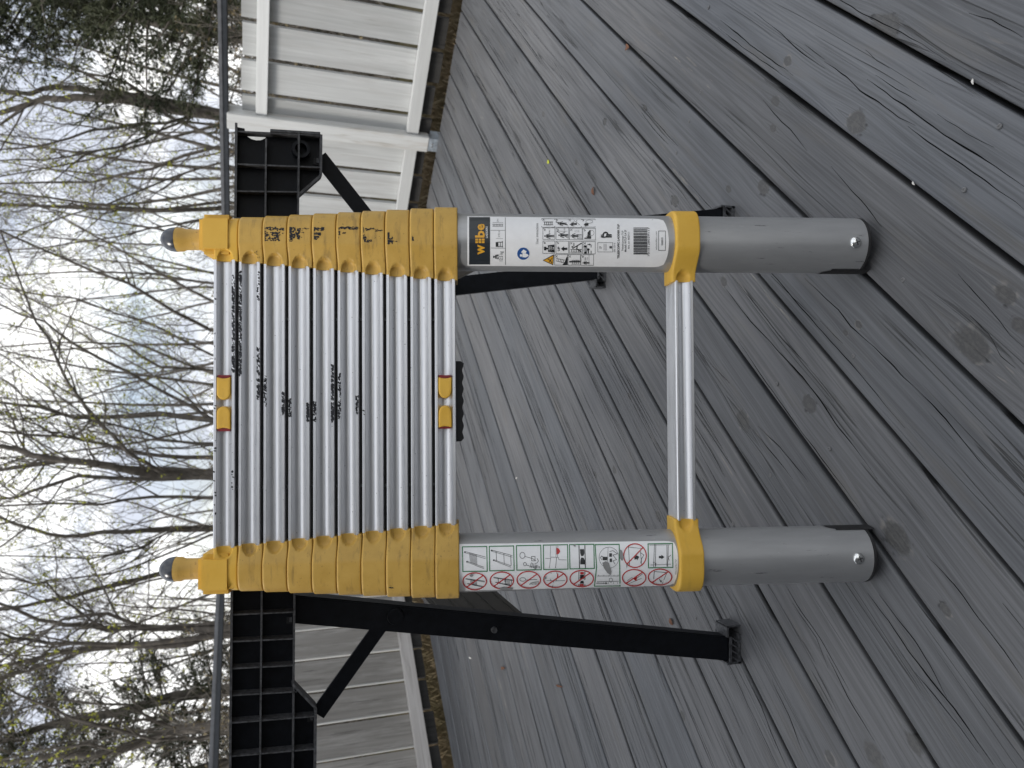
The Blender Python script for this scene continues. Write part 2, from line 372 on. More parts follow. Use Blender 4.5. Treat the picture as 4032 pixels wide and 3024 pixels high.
for pl, wd in (([(300, 90), (450, 200), (580, 320), (700, 420), (800, 490)], .0012), ([(800, 430), (950, 540), (1050, 640), (1200, 730), (1330, 830), (1440, 890)], .0017), ([(1160, 530), (1300, 630), (1450, 710)], .0010), ([(1100, 560), (1300, 700), (1480, 830), (1650, 950), (1850, 1080), (2212, 1320)], .0018),
               ([(1390, 890), (1550, 1010), (1750, 1150), (1950, 1290), (2212, 1490)], .0016), ([(850, 1180), (950, 1300), (1100, 1450), (1210, 1600)], .0013), ([(370, 710), (450, 810), (560, 920), (680, 1070)], .0011), ([(1090, 350), (1170, 430), (1260, 480)], .0007), ([(1820, 90), (1980, 130), (2200, 260)], .0010), ([(660, 310), (800, 420)], .0008), ([(1600, 800), (1800, 930), (2000, 1040)], .0006)):
    px_crack(2800, 0, .557, pl, wd)
for pl, wd in (([(780, 320), (900, 440), (1000, 530), (1080, 640), (1240, 780), (1400, 950), (1550, 1100), (1700, 1250), (1900, 1500), (2050, 1659)], .0016), ([(300, 310), (450, 490), (600, 690), (800, 900)], .0010), ([(240, 370), (420, 600), (620, 820), (760, 970), (880, 1120), (1000, 1300), (1130, 1470), (1250, 1640)], .0019), ([(440, 1310), (560, 1460), (700, 1640)], .0014), ([(470, 1290), (620, 1430), (800, 1650)], .0014),
               ([(1780, 300), (1900, 440), (2030, 590), (2120, 700), (2210, 780)], .0010), ([(1860, 570), (1980, 690), (2060, 830), (2160, 910)], .0011), ([(70, 780), (180, 900), (290, 1010)], .0011), ([(880, 600), (960, 680), (1030, 750)], .0008), ([(560, 310), (700, 450), (850, 600)], .0008), ([(100, 1250), (200, 1400), (330, 1600)], .0013), ([(70, 1300), (160, 1450), (260, 1620)], .0010)):
    px_crack(2700, 900, .6027, pl, wd)
for pl, wd in (([(1130, 650), (1210, 760), (1330, 920), (1420, 1060), (1520, 1250)], .0013), ([(1060, 640), (1180, 800), (1290, 970), (1400, 1120), (1560, 1310), (1680, 1480), (1790, 1640)], .0020), ([(1340, 1100), (1450, 1240), (1600, 1430), (1700, 1570)], .0012), ([(1400, 420), (1560, 590), (1700, 800), (1850, 980), (1960, 1140)], .0014), ([(580, 590), (650, 710), (780, 900), (870, 1060), (950, 1210)], .0014), ([(620, 700), (760, 900), (830, 1080)], .0009),
               ([(820, 1000), (940, 1240), (1040, 1400), (1100, 1500)], .0013), ([(220, 600), (290, 720), (330, 830)], .0010), ([(360, 1110), (440, 1300), (520, 1500), (590, 1659)], .0013), ([(500, 1150), (600, 1350), (680, 1560)], .0011), ([(1840, 700), (1966, 860)], .0010)):
    px_crack(2700, 1900, .6775, pl, wd)
rk = random.Random(4)
for k in range(NB_LO, NB_HI):
    for _ in range(rk.randint(6, 12) if k > 4 else rk.randint(2, 5)):
        t = rk.uniform(.2, 3.0); y = -S_REF + PITCHB * (k + rk.uniform(.1, .9)); ln = rk.uniform(.12, .8)
        for q in range(rk.choice((1, 1, 2, 3))):
            o_ = rk.uniform(-.006, .006) + q * .007; add_crack([(t + rk.uniform(-.05, .05), y + o_), (min(T_END - .03, t + ln * .5), y + o_ + rk.uniform(-.003, .003)), (min(T_END - .02, t + ln), y + o_ + rk.uniform(-.005, .005))], rk.uniform(.0005, .0017), k)
for k, (v, f) in CK.items():
    o = mesh_obj('crack', v, f, M_CRK, deck); o['kind'] = 'stuff'
# ------------------------------------------------------------------ ground
def mat_ground():
    m = NT('dry_spring_grass_ground'); m.set((.1, .09, .05), .95, 0, .2); c = coords(m)
    a = m.noise(c, 6, 6, .7); b = m.noise(c, 70, 5, .7)
    col = m.mix(m.ramp(a, .35, .65), (.085, .085, .03), (.13, .10, .055)); col = m.mix(m.ramp(b, .35, .7), (.035, .03, .018), col)
    m.l(col, m.b.inputs['Base Color']); m.bump(b, .8, .03); return m.m
g = mesh_obj('ground', [(-400, -400, -.17), (400, -400, -.17), (400, 400, -.17), (-400, 400, -.17)], [(0, 1, 2, 3)], mat_ground()); tag(g, 'dry spring grass ground around the deck', 'ground', kind='structure')

# ------------------------------------------------------------------ fences round the deck corner
M_FWH = mat_wood('white_glazed_boards', (.42, .43, .425), (.58, .59, .585), 1.0, (.26, .25, .23), .65, 2, bare=(.42, .42, .41), crack=.5)
M_FRAIL = mat_wood('white_glazed_rail', (.62, .63, .62), (.70, .71, .70), 1.0, (.3, .28, .25), .6, 0, crack=.3)
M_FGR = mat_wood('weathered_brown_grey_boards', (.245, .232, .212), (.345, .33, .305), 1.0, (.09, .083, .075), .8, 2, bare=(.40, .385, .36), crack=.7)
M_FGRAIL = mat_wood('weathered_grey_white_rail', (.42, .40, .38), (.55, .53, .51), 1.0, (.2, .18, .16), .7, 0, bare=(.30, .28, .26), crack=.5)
M_FEND = mat_wood('dark_board_ends', (.035, .034, .033), (.06, .058, .055), 1.0, (.015, .014, .013), .85, 2, crack=.7)  # fence boards get a darker tone below the bottom rail
M_FPOST = mat_wood('white_glazed_post_sunlit_edge', (.60, .61, .60), (.68, .69, .68), 1.0, (.30, .27, .22), .6, 2, bare=(.48, .45, .41), crack=.6)
def local_matrix(o, x, y):
    A = Matrix.Identity(4); z = x.cross(y)
    for i in range(3): A[i][0] = x[i]; A[i][1] = y[i]; A[i][2] = z[i]; A[i][3] = o[i]
    return A
def make_fence(origin, xdir, ydir, x_list, bw, mat, matrail, length, name, top, rails, edge=None):
    """local x along the fence, y away from the deck, z up; boards behind the rails."""
    fm = local_matrix(origin, xdir, ydir); f = empty(name, fm)
    for x in x_list:
        hw = bw / 2 + random.uniform(-.002, .002); zt = top + random.uniform(-.003, .003); zb = .028 + random.uniform(-.006, .006); yb = .034; th = .022
        vs = []; 
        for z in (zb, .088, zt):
            lean = 0 if z < .2 else random.uniform(-.002, .002)
            vs += [(-hw + lean, yb, z), (hw + lean, yb, z), (hw + lean, yb + th, z), (-hw + lean, yb + th, z)]
        fs = [(3, 2, 1, 0), (8, 9, 10, 11)]
        for q in (0, 4): fs += [(q + i, q + (i + 1) % 4, q + 4 + (i + 1) % 4, q + 4 + i) for i in range(4)]
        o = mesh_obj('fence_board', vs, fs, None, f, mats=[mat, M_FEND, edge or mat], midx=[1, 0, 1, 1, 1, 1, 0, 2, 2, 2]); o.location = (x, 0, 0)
    for (x0, x1, z0, z1) in rails:
        b = MB(); b.box(((x0 + x1) / 2, .0155, (z0 + z1) / 2), ((x1 - x0) / 2, .0165, (z1 - z0) / 2)); r = b.build('rail', matrail, f, bevel=.002)
    return f
# right-hand fence: plane t = T_F, runs along N (local x = s + offset)
T_F = 3.17
gaps = -1.118; pit = .1432
xr = [gaps + pit * (i + .5) for i in range(-13, 6)]
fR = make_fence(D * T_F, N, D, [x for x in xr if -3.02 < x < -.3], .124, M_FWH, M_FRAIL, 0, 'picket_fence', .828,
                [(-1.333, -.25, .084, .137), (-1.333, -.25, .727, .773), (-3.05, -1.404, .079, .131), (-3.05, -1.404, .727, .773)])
tag(fR, 'pale white-glazed board fence with a square post standing on a steel shoe', 'fence')
b = MB(); b.box((-1.3685, .030, .46), (.0345, .048, .425)); post = b.build('post', M_FPOST, fR, bevel=.003)
b = MB(); b.box((-1.3685, .030, .0), (.030, .044, .05)); b.box((-1.3685, -.012, -.045), (.040, .004, .035)); sh = b.build('post_shoe', M_GALV, post, bevel=.0015)
b = MB()
for zz in (.012, .0): 
    b.tube([Vector((-1.375 + zz, -.0155, .018)), Vector((-1.375 + zz, -.019, .018))], [.004, .004], 8, True)
b.build('bolt', M_CHR, post)
hr = MB(); hr.box((-1.68, .03, .8885), (1.44, .034, .0095)); h_ = hr.build('handrail', M_RAIL, fR, bevel=.002); hr = MB(); hr.box((-1.68, .03, .9055), (1.44, .037, .0078)); hr.build('rail_cap', M_RAILC, h_, bevel=.003)
# left-hand fence: plane s = S_F, local x along -D... runs along D (towards the corner)
S_F = -3.10
pitL = .1462
xl = [1.391 + pitL * (i + .5) for i in range(-12, 13)]
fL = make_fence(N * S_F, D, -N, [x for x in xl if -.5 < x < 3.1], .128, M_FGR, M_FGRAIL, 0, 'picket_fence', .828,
                [(-.4, 3.1, .076, .130), (-.4, 3.1, .727, .773)], M_FPOST)  # pale edge material puts sunlight on the board edges into the colour
tag(fL, 'weathered brownish grey board fence in the shade with bright board edges', 'fence')
hr = MB(); hr.box((1.32, .03, .8955), (1.87, .034, .0095)); h_ = hr.build('handrail', M_RAIL, fL, bevel=.002); hr = MB(); hr.box((1.32, .03, .9125), (1.87, .037, .0078)); hr.build('rail_cap', M_RAILC, h_, bevel=.003)
b = MB(); b.box((3.19, .045, .43), (.04, .04, .455)); b.build('post', M_FPOST, fL, bevel=.003)
b = MB(); b.box((-.44, .03, .43), (.035, .045, .455)); b.build('post', M_FPOST, fL, bevel=.003)

# ------------------------------------------------------------------ unseen building behind the camera, added to block sky light
M_SID = mat_wood('unseen_house_cladding', (.16, .155, .15), (.22, .215, .205), 1.0, (.07, .07, .07), .7, 2, crack=.3)
unseen_house = empty('unseen_house', local_matrix(D * -1.8, N, D)); tag(unseen_house, 'unseen grey timber-clad building added behind the camera to block sky light', 'unseen_house')
b = MB(); b.box((-1.2, -.12, 1.25), (3.2, .10, 1.42)); b.build('wall', M_EDGE, unseen_house)
bm_ = None
for i_ in range(40):
    x_ = -4.33 + i_ * .16
    if -1.6 < x_ < -.55: continue
    if bm_ is None:
        b = MB(); b.box((0, 0, 1.25), (.072, .012, 1.40)); o_ = b.build('cladding_board', M_SID, unseen_house); bm_ = o_.data
    else: o_ = bpy.data.objects.new('cladding_board', bm_); COL.objects.link(o_); o_.parent = unseen_house
    o_.location = (x_, 0, 0)
b = MB(); b.box((-1.08, -.005, 1.05), (.47, .02, 1.02)); dr_ = b.build('door', M_RAILC, unseen_house, bevel=.004)
b = MB(); b.box((-1.08, .017, 1.25), (.30, .004, .62)); b.build('pane', M_DOME, dr_)
b = MB(); b.box((-.70, .04, 1.0), (.06, .02, .012)); b.build('handle', M_CHR, dr_, bevel=.004)
b = MB(); b.box((-1.2, .10, 2.72), (3.4, .38, .05)); b.build('roof_overhang', M_RAIL, unseen_house)

# ------------------------------------------------------------------ folding workbench behind the ladder
YB = 1.030; YP = YB + .016                       # rib fronts, back plate
def P(x, y, Y=YB): return onY(x, y, Y)
bench = empty('folding_workbench', Matrix.Translation((-.075, 1.3, 0)))
tag(bench, 'black plastic folding workbench with ribbed panel, behind the ladder', 'workbench')
OFFB = Vector((-.075, 1.3, 0))
def bb(mb, name, mat, parent=bench, **k):
    if parent is bench or parent.parent is bench: mb.v = [Vector(v) - OFFB for v in mb.v]
    return mb.build(name, mat, parent, **k)
# outline of the ribbed panel, upright: z levels and x positions taken at the rib plane
zt = (P(926, 560).z + P(900, 2900).z) / 2; zm = (P(1051, 560).z + P(1024, 2700).z) / 2; zl = (P(1182, 760).z + P(1151, 2600).z) / 2; zb = (P(1272, 600).z + P(1244, 2900).z) / 2
xR = P(1000, 492).x; xRb = P(1272, 522).x; xL = P(1000, 3110).x
xri = P(1276, 690).x; xro = P(1184, 772).x            # right bump: bottom inner, top inner
xli = P(1245, 2790).x; xlo = P(1155, 2695).x          # left bump
poly = [(xR, zt), (xR - .001, zt - .012)]
c0 = Vector((xR - .002, zt - .026)); 
for i in range(1, 8):
    a = math.pi / 2 + math.pi * i / 8; poly.append((xR - .002 + .013 * math.cos(a), zt - .0265 + .0155 * math.sin(a)))
poly += [(xR - .003, zt - .044), (xRb, zb + .004), (xRb - .004, zb), (xri, zb), (xro, zl), (xlo, zl), (xli, zb), (xL, zb), (xL, zt)]
b = MB(); b.prism([Vector((x, YP, z)) for x, z in poly], (0, .006, 0)); bb(b, 'panel', M_BLK)
def rib(p, q, wd=.0022, d0=YB, d1=YP + .001):
    mb = MB(); a = Vector((p[0], d0, p[1])); c = Vector((q[0], d0, q[1])); dr = (c - a).normalized(); pr = Vector((-dr.z, 0, dr.x)) * (wd / 2)
    mb.prism([a - pr, c - pr, c + pr, a + pr], (0, d1 - d0, 0)); return mb
def add_rib(p, q, **k): bb(rib(p, q, **k), 'rib', M_RIB)
add_rib((xR, zt - .0016), (xL, zt - .0016), wd=.003, d0=YB - .0005)
add_rib((xR - .016, zm), (xL, zm)); add_rib((xR - .003, zl), (xL, zl), d0=YB - .0004)
add_rib((xRb - .003, zb + .0015), (xri, zb + .0015), wd=.003, d0=YB - .0008); add_rib((xri, zb + .0013), (xro, zl + .0013), wd=.003, d0=YB - .0008)
add_rib((xli, zb + .0015), (xL, zb + .0015), wd=.003, d0=YB - .0008); add_rib((xli, zb + .0013), (xlo, zl + .0013), wd=.003, d0=YB - .0008)
add_rib((xRb - .0015, zb + .003), (xR - .0045, zt - .044), wd=.003, d0=YB - .0012)
vr = [P(1000, 524).x, P(1000, 652).x, P(1000, 758).x]
st = (P(1000, 2411).x - P(1000, 2833).x) / 4
xx = vr[-1] - st
while xx > P(1000, 2380).x + .5 * st: vr.append(xx); xx -= st
vr += [P(1000, yv).x for yv in (2414, 2519, 2624, 2729, 2836, 2966, 3070)]
for i, x in enumerate(vr):
    zlow = zl + .001
    if x > 0 and x > xri: zlow = zb + .003
    elif x > 0 and x > xro: zlow = zl + (zb - zl) * (x - xro) / (xri - xro)
    if x < 0 and x < xli: zlow = zb + .003
    elif x < 0 and x < xlo: zlow = zl + (zb - zl) * (x - xlo) / (xli - xlo)
    tilt = (x + .1) * .018
    add_rib((x, zt - .003), (x + tilt, zlow), wd=.0019, d0=YB + .0006)
cx, cz = P(1186, 583).x, P(1186, 583).z
b = MB(); n = 18; ro, ri = .0118, .0078
rg = [[Vector((cx + r * math.cos(6.2832 * i / n), y, cz + r * math.sin(6.2832 * i / n))) for i in range(n)] for r, y in ((ro, YP + .002), (ro, YB + .003), (ri, YB + .003), (ri, YP + .0005))]
b.v = sum(rg, []); b.f = [(q * n + i, q * n + (i + 1) % n, q * n + n + (i + 1) % n, q * n + n + i) for q in range(3) for i in range(n)]; bb(b, 'boss', M_BLK)
for (px, py) in ((1251, 624), (1143, 2454), (1226, 2846)):
    q = P(px, py); b = MB(); b.box((q.x, YP - .001, q.z), (.0045, .0015, .0038)); bb(b, 'slot', M_RUB)
    b = MB(); b.box((q.x + .001, YP - .002, q.z - .0012), (.003, .002, .0016)); bb(b, 'latch', M_RIB)
# legs
def legq(x0, ya0, yb0, x1, ya1, yb1, Yt, Yf, thick, name):
    tp = [onY(x0, ya0, Yt), onY(x0, yb0, Yt)]; bt = [onY(x1, ya1, Yf), onY(x1, yb1, Yf)]
    return tp, bt
def leg(xt0, xt1, zt_, Yt, xb0, xb1, Yf, th, sgn):
    """tapered box leg: front face (xt0..xt1 at zt_, Yt) to (xb0..xb1 at z=.022, Yf); th = depth behind the face"""
    mb = MB(); mb.v = [Vector(v) for v in ((xt0, Yt, zt_), (xt1, Yt, zt_), (xt1, Yt + th, zt_), (xt0, Yt + th, zt_), (xb0, Yf, .02), (xb1, Yf, .02), (xb1, Yf + th, .02), (xb0, Yf + th, .02))]
    mb.f = [(0, 1, 2, 3), (7, 6, 5, 4), (0, 4, 5, 1), (1, 5, 6, 2), (2, 6, 7, 3), (3, 7, 4, 0)]
    o = bb(mb, 'leg', M_BLK, bevel=.0015)
    ft = MB(); xm = (xb0 + xb1) / 2; hw = abs(xb1 - xb0) / 2; ym = Yf + th / 2
    ft.box((xm, ym, .003), (hw + .004, th / 2 + .006, .003)); ft.box((xm, Yf - .0035, .020), (hw + .001, .0012, .002))
    ft.box((xm, Yf + th + .0045, .014), (hw + .003, .0018, .0138)); ft.box((xm - sgn * (hw + .0022), ym, .014), (.0016, th / 2 + .006, .0138))
    for q in range(4):
        xq = xm - hw + (q + .5) * hw / 2; ft.bar((xq - hw / 4, Yf - .003, .004), (xq + (hw / 4), Yf - .003, .02), .0012, .0012, (0, 1, 0))
    ft.box((xm + sgn * (hw + .010), ym, .0255), (.0095, th / 2 + .004, .0015)); ft.box((xm + sgn * (hw + .0185), ym, .0135), (.0015, th / 2 + .004, .0135)); ft.box((xm + sgn * (hw + .010), Yf + th + .004, .0135), (.0095, .0015, .0135))
    f_ = bb(ft, 'foot', M_RIB, o)
    return o
Yf = 1.046
A0, A1 = onY(1166, 2332, 1.045), onY(1166, 2444, 1.045); B0, B1 = onz(2885, 2514, .02), onz(2872, 2604, .02)
lf = leg(A1.x, A0.x, A0.z + .03, YP + .004, B1.x, B0.x, Yf, .024, 1)
CXB = -.073; w_t = A0.x - A1.x; w_b = B0.x - B1.x
xrb = onz(2868, 812, .02).x
leg(2 * CXB - A0.x, 2 * CXB - A1.x, A0.z + .03, YP + .004, xrb - w_b, xrb, 1.075, .024, -1)
YR = 1.56
r0 = onz(2374, 1093, .02)
ri0 = onY(1806, 1162, YR); slope = (ri0.x - r0.x) / (ri0.z - .02)
leg(r0.x + slope * .70, r0.x + slope * .70 + w_t, .72, YR - .03, r0.x, r0.x + w_b, YR, .024, -1)
xrl = 2 * CXB - r0.x
leg(xrl - slope * .70 - w_t, xrl - slope * .70, .72, YR - .03, xrl - w_b, xrl, YR, .024, 1)
# rear beam, side frames, ribbed side plates between front and rear legs
b = MB(); b.box(((xR + xL) / 2 + .06, YR - .006, zl + .02), ((xR - xL) / 2 - .12, .014, .055)); bb(b, 'rear_panel', M_BLK, bevel=.002)
for xs in (-.385, .24):
    b = MB(); b.box((xs, (YP + YR) / 2, zl + .045), (.016, (YR - YP) / 2 - .01, .012)); bb(b, 'top_arm', M_BLK, bevel=.002)
def side_plate(x, sgn):
    b = MB(); b.box((x, (1.068 + YR) / 2, .435), (.004, (YR - 1.068) / 2, .065)); pl = bb(b, 'side_plate', M_SIDE)
    for k in range(5):
        b = MB(); b.box((x + sgn * .0055, (1.068 + YR) / 2, .378 + k * .028), (.0018, (YR - 1.068) / 2 - .004, .0022)); bb(b, 'ridge', M_SIDE, pl)
    for k in range(3):
        b = MB(); b.tube([Vector((x + sgn * .0035, 1.10, .395 + k * .04)), Vector((x + sgn * .0050, 1.10, .395 + k * .04))], [.009, .009], 14, True); bb(b, 'hole', M_RUB, pl)
side_plate(-.372, 1); side_plate(.226, -1)
# flat strap braces from the panel corners to the front legs
for p0, p1 in (((1258, 618), (1500, 925)), ((1250, 2812), (1500, 2462))):
    a = P(*p0, YP + .012); c = P(*p1, YP + .012)
    b = MB(); b.bar(a, c, .0015, .0105, (0, 1, 0)); bb(b, 'brace', M_BLK)
q = onY(1556, 2426, YP + .003); b = MB(); b.tube([Vector((q.x, q.y, q.z)), Vector((q.x, q.y - .0035, q.z))], [.012, .011], 16, True); bb(b, 'plug', M_BLK)
q = onY(1946, 2481, 1.045); b = MB(); b.tube([Vector((q.x, q.y + .002, q.z)), Vector((q.x, q.y - .003, q.z))], [.0048, .004], 12, True); bb(b, 'rivet', M_RIB)

# ------------------------------------------------------------------ telescopic ladder
LEAN = math.radians(15.2); RB = .0372; TILT = math.radians(.45)
lb0 = Vector((0, math.cos(LEAN), -math.sin(LEAN))); la0 = Vector((0, math.sin(LEAN), math.cos(LEAN)))
zf = 2 * RB * math.sin(LEAN)
fr, fl = onz(3437, 970, zf), onz(3450, 2190, zf)
rx = (fr - fl).normalized(); la1 = (la0 - rx * la0.dot(rx)).normalized()
lr = rx * math.cos(TILT) + la1 * math.sin(TILT); la = la1 * math.cos(TILT) - rx * math.sin(TILT); lb = la.cross(lr)
LO = (fr + fl) / 2 + lb * RB + Vector((0, 0, -.001))
LM = Matrix.Identity(4)
for i in range(3): LM[i][0] = lr[i]; LM[i][1] = lb[i]; LM[i][2] = la[i]; LM[i][3] = LO[i]
LI = LM.inverted(); CL = LI @ CAM
def lray(x, y): return LI.to_3x3() @ ray(x, y)
def loc(x, y, f=0.0):
    d = lray(x, y); t = (-f - CL.y) / d.y; p = CL + d * t; return p.x, p.z
ladder = empty('telescopic_ladder', LM)
tag(ladder, 'collapsed aluminium telescopic ladder with yellow clamps, leaning on the black workbench', 'ladder')
def avg(*a): return sum(a) / len(a)
AC = avg(loc(3300, 976)[0] - loc(3300, 2182)[0], loc(2300, 965)[0] - loc(2300, 2197)[0], loc(690, 932)[0] - loc(690, 2247)[0]) / 2
OFFX = avg(*(avg(loc(x, a)[0], loc(x, c)[0]) for x, a, c in ((3300, 976, 2182), (2300, 965, 2197), (1850, 958, 2207), (690, 932, 2247))))
CTR = {1: OFFX + AC, -1: OFFX - AC}
oR = [856, 859, 854, 851, 847, 842, 838, 834, 829, 825]; iR = [1025, 1033, 1043, 1051, 1060, 1068, 1077, 1085, 1093, 1101]
oL = [2323, 2320, 2323, 2326, 2330, 2333, 2337, 2340, 2343, 2346]; iL = [2152, 2142, 2132, 2122, 2112, 2102, 2091, 2082, 2073, 2063]
bx = [926, 1027, 1127, 1227, 1327, 1423, 1520, 1615, 1711, 1803]
FR = .021
xm_ = [850] + [avg(bx[i], bx[i + 1]) for i in range(9)]
hw = []; gi = []
for i in range(10):
    hw.append(avg(loc(xm_[i], oR[i])[0] - CTR[1], CTR[-1] - loc(xm_[i], oL[i])[0]))
    gi.append(avg(CTR[1] - loc(xm_[i], iR[i], FR)[0], loc(xm_[i], iL[i], FR)[0] - CTR[-1]))
sb = [loc(x, 960 if True else 0, .034)[1] for x in bx]
pitch_s = (sb[0] - sb[-1]) / 9
print('half spacing', AC, 'off', OFFX, 'hw', [round(h * 1000, 1) for h in hw], 'gi', [round(h * 1000, 1) for h in gi], 'sb', [round(v * 1000, 1) for v in sb], 'pitch', pitch_s)
# smooth the stage sizes
def lin(v):
    n = len(v); xs = range(n); mx_ = (n - 1) / 2; my = sum(v) / n; k = sum((x - mx_) * (y - my) for x, y in zip(xs, v)) / sum((x - mx_) ** 2 for x in xs); return [my + k * (x - mx_) for x in xs]
hw = [hw[0]] + lin(hw[1:]); gi = lin(gi)
sb = [sb[0] - pitch_s * i for i in range(10)]
def sup(u, e): return max(0.0, 1 - abs(u) ** e) ** (1 / e)
def front_f(du, hwi, gii, Fi):
    """front depth of a clamp at signed distance du outward from the tube axis (negative = towards the rung)"""
    if du >= 0: return Fi * sup(min(1, du / hwi), 2.9)
    u = -du
    blend = max(0.0, min(1.0, (u - hwi * .25) / (gii - hwi * .25 - .006))); k = blend * blend * (3 - 2 * blend)
    return Fi * (1 - k) + FR * k
def clamp(side, s0, s1, hwi, gii, Fi, mat, rec=True, rnd=.0022, name='clamp', skew=None):
    c = CTR[side]; us = [-gii + (gii + hwi) * i / 44 for i in range(45)]
    us = us[:-1] + [hwi * .985, hwi * .998]
    us = sorted(set(us)); prof_ = [(u, front_f(u, hwi, gii, Fi)) for u in us]
    back = [(u, -max(.8 * (f if u > -hwi * .2 else min(f, FR)), .6 * f)) for u, f in prof_][::-1]
    ring = prof_ + back; nr = len(ring)
    h = s1 - s0; zs = [0, .0003, .0009] + [.002 + (h - .004) * i / 22 for i in range(23)] + [h - .0009, h - .0003, h]
    rr = .0096; zc = h * .5 + .0008
    vs = []
    for z in zs:
        e = min(z, h - z); ins = 0
        top = (h - z) < h / 2; rad = rnd if top else rnd * .5
        if e < rad: ins = rad - math.sqrt(max(0, rad * rad - (rad - e) ** 2))
        for j, (u, f) in enumerate(ring):
            uu, ff = u, f
            sc = 1 - ins / max(.012, math.hypot(u * .6, f))
            ff = f - math.copysign(min(abs(f), ins), f); 
            if u > 0: uu = u * (1 - ins / hwi)
            if rec and j < len(prof_):
                du = u + gii; dz = (z - zc)
                rx_, rz_ = rr * 1.5, rr
                if du < rx_ + .002 and abs(dz) < rz_:
                    q = (du / rx_) ** 2 + (dz / rz_) ** 2
                    if q < 1:
                        ff -= .0052 * (1 - (dz / rz_) ** 2) ** .5 * min(1, (1 - q) * 5) ** .6
            zz = s0 + z + (skew(uu, ff) * (1 if top else .6) if skew else 0)
            vs.append((c + side * uu, -ff, zz))
    fs = []
    for i in range(len(zs) - 1):
        for j in range(nr): fs.append((i * nr + j, i * nr + (j + 1) % nr, (i + 1) * nr + (j + 1) % nr, (i + 1) * nr + j))
    fs.append(tuple(range(nr))[::-1]); fs.append(tuple((len(zs) - 1) * nr + j for j in range(nr)))
    if side > 0: fs = [f[::-1] for f in fs]
    o = mesh_obj(name, vs, fs, mat, ladder, smooth=True)
    bm = bmesh.new(); bm.from_mesh(o.data); bmesh.ops.recalc_face_normals(bm, faces=bm.faces); bm.to_mesh(o.data); bm.free()
    if hasattr(o.data, 'set_sharp_from_angle'): o.data.set_sharp_from_angle(angle=math.radians(42))
    return o
def rung_profile(h, deep=True):
    """(front f, z) points going round; lips, concave groove, ribbed tread"""
    p = [(FR - .0008, 0), (FR, .0008), (FR, h * .155)]
    z0, z1 = h * .165, h * .855
    p.append((FR - .0006, z0)); p.append((FR - .0016, z0 + .0001))
    for i in range(1, 16):
        q = i / 16; p.append((FR - .0016 - .0056 * (1 - (2 * q - 1) ** 2), z0 + (z1 - z0) * q))
    p += [(FR - .0016, z1 - .0001), (FR - .0006, z1), (FR, z1 + .0003), (FR, h - .0012), (FR - .0010, h)]
    f = FR - .003
    while f > -FR + .004:
        p += [(f, h), (f - .0004, h - .0011), (f - .0016, h - .0011), (f - .002, h)]; f -= .0058
    p += [(-FR, h), (-FR, 0)]
    return p
def rung(z0, h, ga, name='rung', mat=None):
    pr = rung_profile(h); n = len(pr); x0 = CTR[-1] + ga - .0015; x1 = CTR[1] - ga + .0015
    vs = [(x, -f, z0 + z) for x in (x0, x1) for f, z in pr]
    fs = [(j, (j + 1) % n, n + (j + 1) % n, n + j) for j in range(n)] + [tuple(range(n))[::-1], tuple(n + j for j in range(n))]
    o = mesh_obj(name, vs, fs, mat or M_ALU, ladder, smooth=True)
    bm = bmesh.new(); bm.from_mesh(o.data); bmesh.ops.recalc_face_normals(bm, faces=bm.faces); bm.to_mesh(o.data); bm.free()
    o.data.set_sharp_from_angle(angle=math.radians(28))
    return o, x0, x1
HR = pitch_s - .0039
rungs = []
stage = []
Fs = []
for i in range(10):
    s1 = sb[i - 1] if i else sb[0] + pitch_s; s0 = s1 - pitch_s
    Fi = max(hw[i] * .93, FR + .002); Fs.append(Fi)
    for side in (1, -1):
        clamp(side, s0 + .0004, s1 - .0004, hw[i] if i else hw[1] * .95, gi[i], Fi if i else .023, M_YEL if i else M_YELC)
    o, x0, x1 = rung(s0 + .0035, HR, gi[i]); rungs.append((o, s0 + .0035, x0, x1)); stage.append((s0, s1))
# top caps: block, waisted end piece, dark dome
def lathe(prof, c, n=28, name='', mat=None):
    vs = [(c + r * math.cos(6.28318 * k / n), r * math.sin(6.28318 * k / n), z) for r, z in prof for k in range(n)]
    fs = [(i * n + k, i * n + (k + 1) % n, (i + 1) * n + (k + 1) % n, (i + 1) * n + k) for i in range(len(prof) - 1) for k in range(n)]
    fs.append(tuple(range(n))[::-1]); fs.append(tuple((len(prof) - 1) * n + k for k in range(n)))
    o = mesh_obj(name, vs, fs, mat, ladder, smooth=True); o.data.set_sharp_from_angle(angle=math.radians(38)); return o
s_cap = avg(loc(780, 930, .022)[1], loc(776, 2250, .022)[1]); s_dome = avg(loc(684, 932, .012)[1], loc(680, 2248, .012)[1]); s_tip = avg(loc(634, 935)[1], loc(628, 2248)[1])
r_tip = avg(loc(687, 884)[0] - loc(687, 979)[0], loc(680, 2198)[0] - loc(680, 2296)[0]) / 2
wcap = avg(loc(800, 856)[0] - CTR[1], CTR[-1] - loc(800, 2323)[0]); wci = avg(CTR[1] - loc(800, 1010)[0], loc(800, 2168)[0] - CTR[-1])
print('cap', s_cap, s_dome, s_tip, r_tip, wcap, wci)
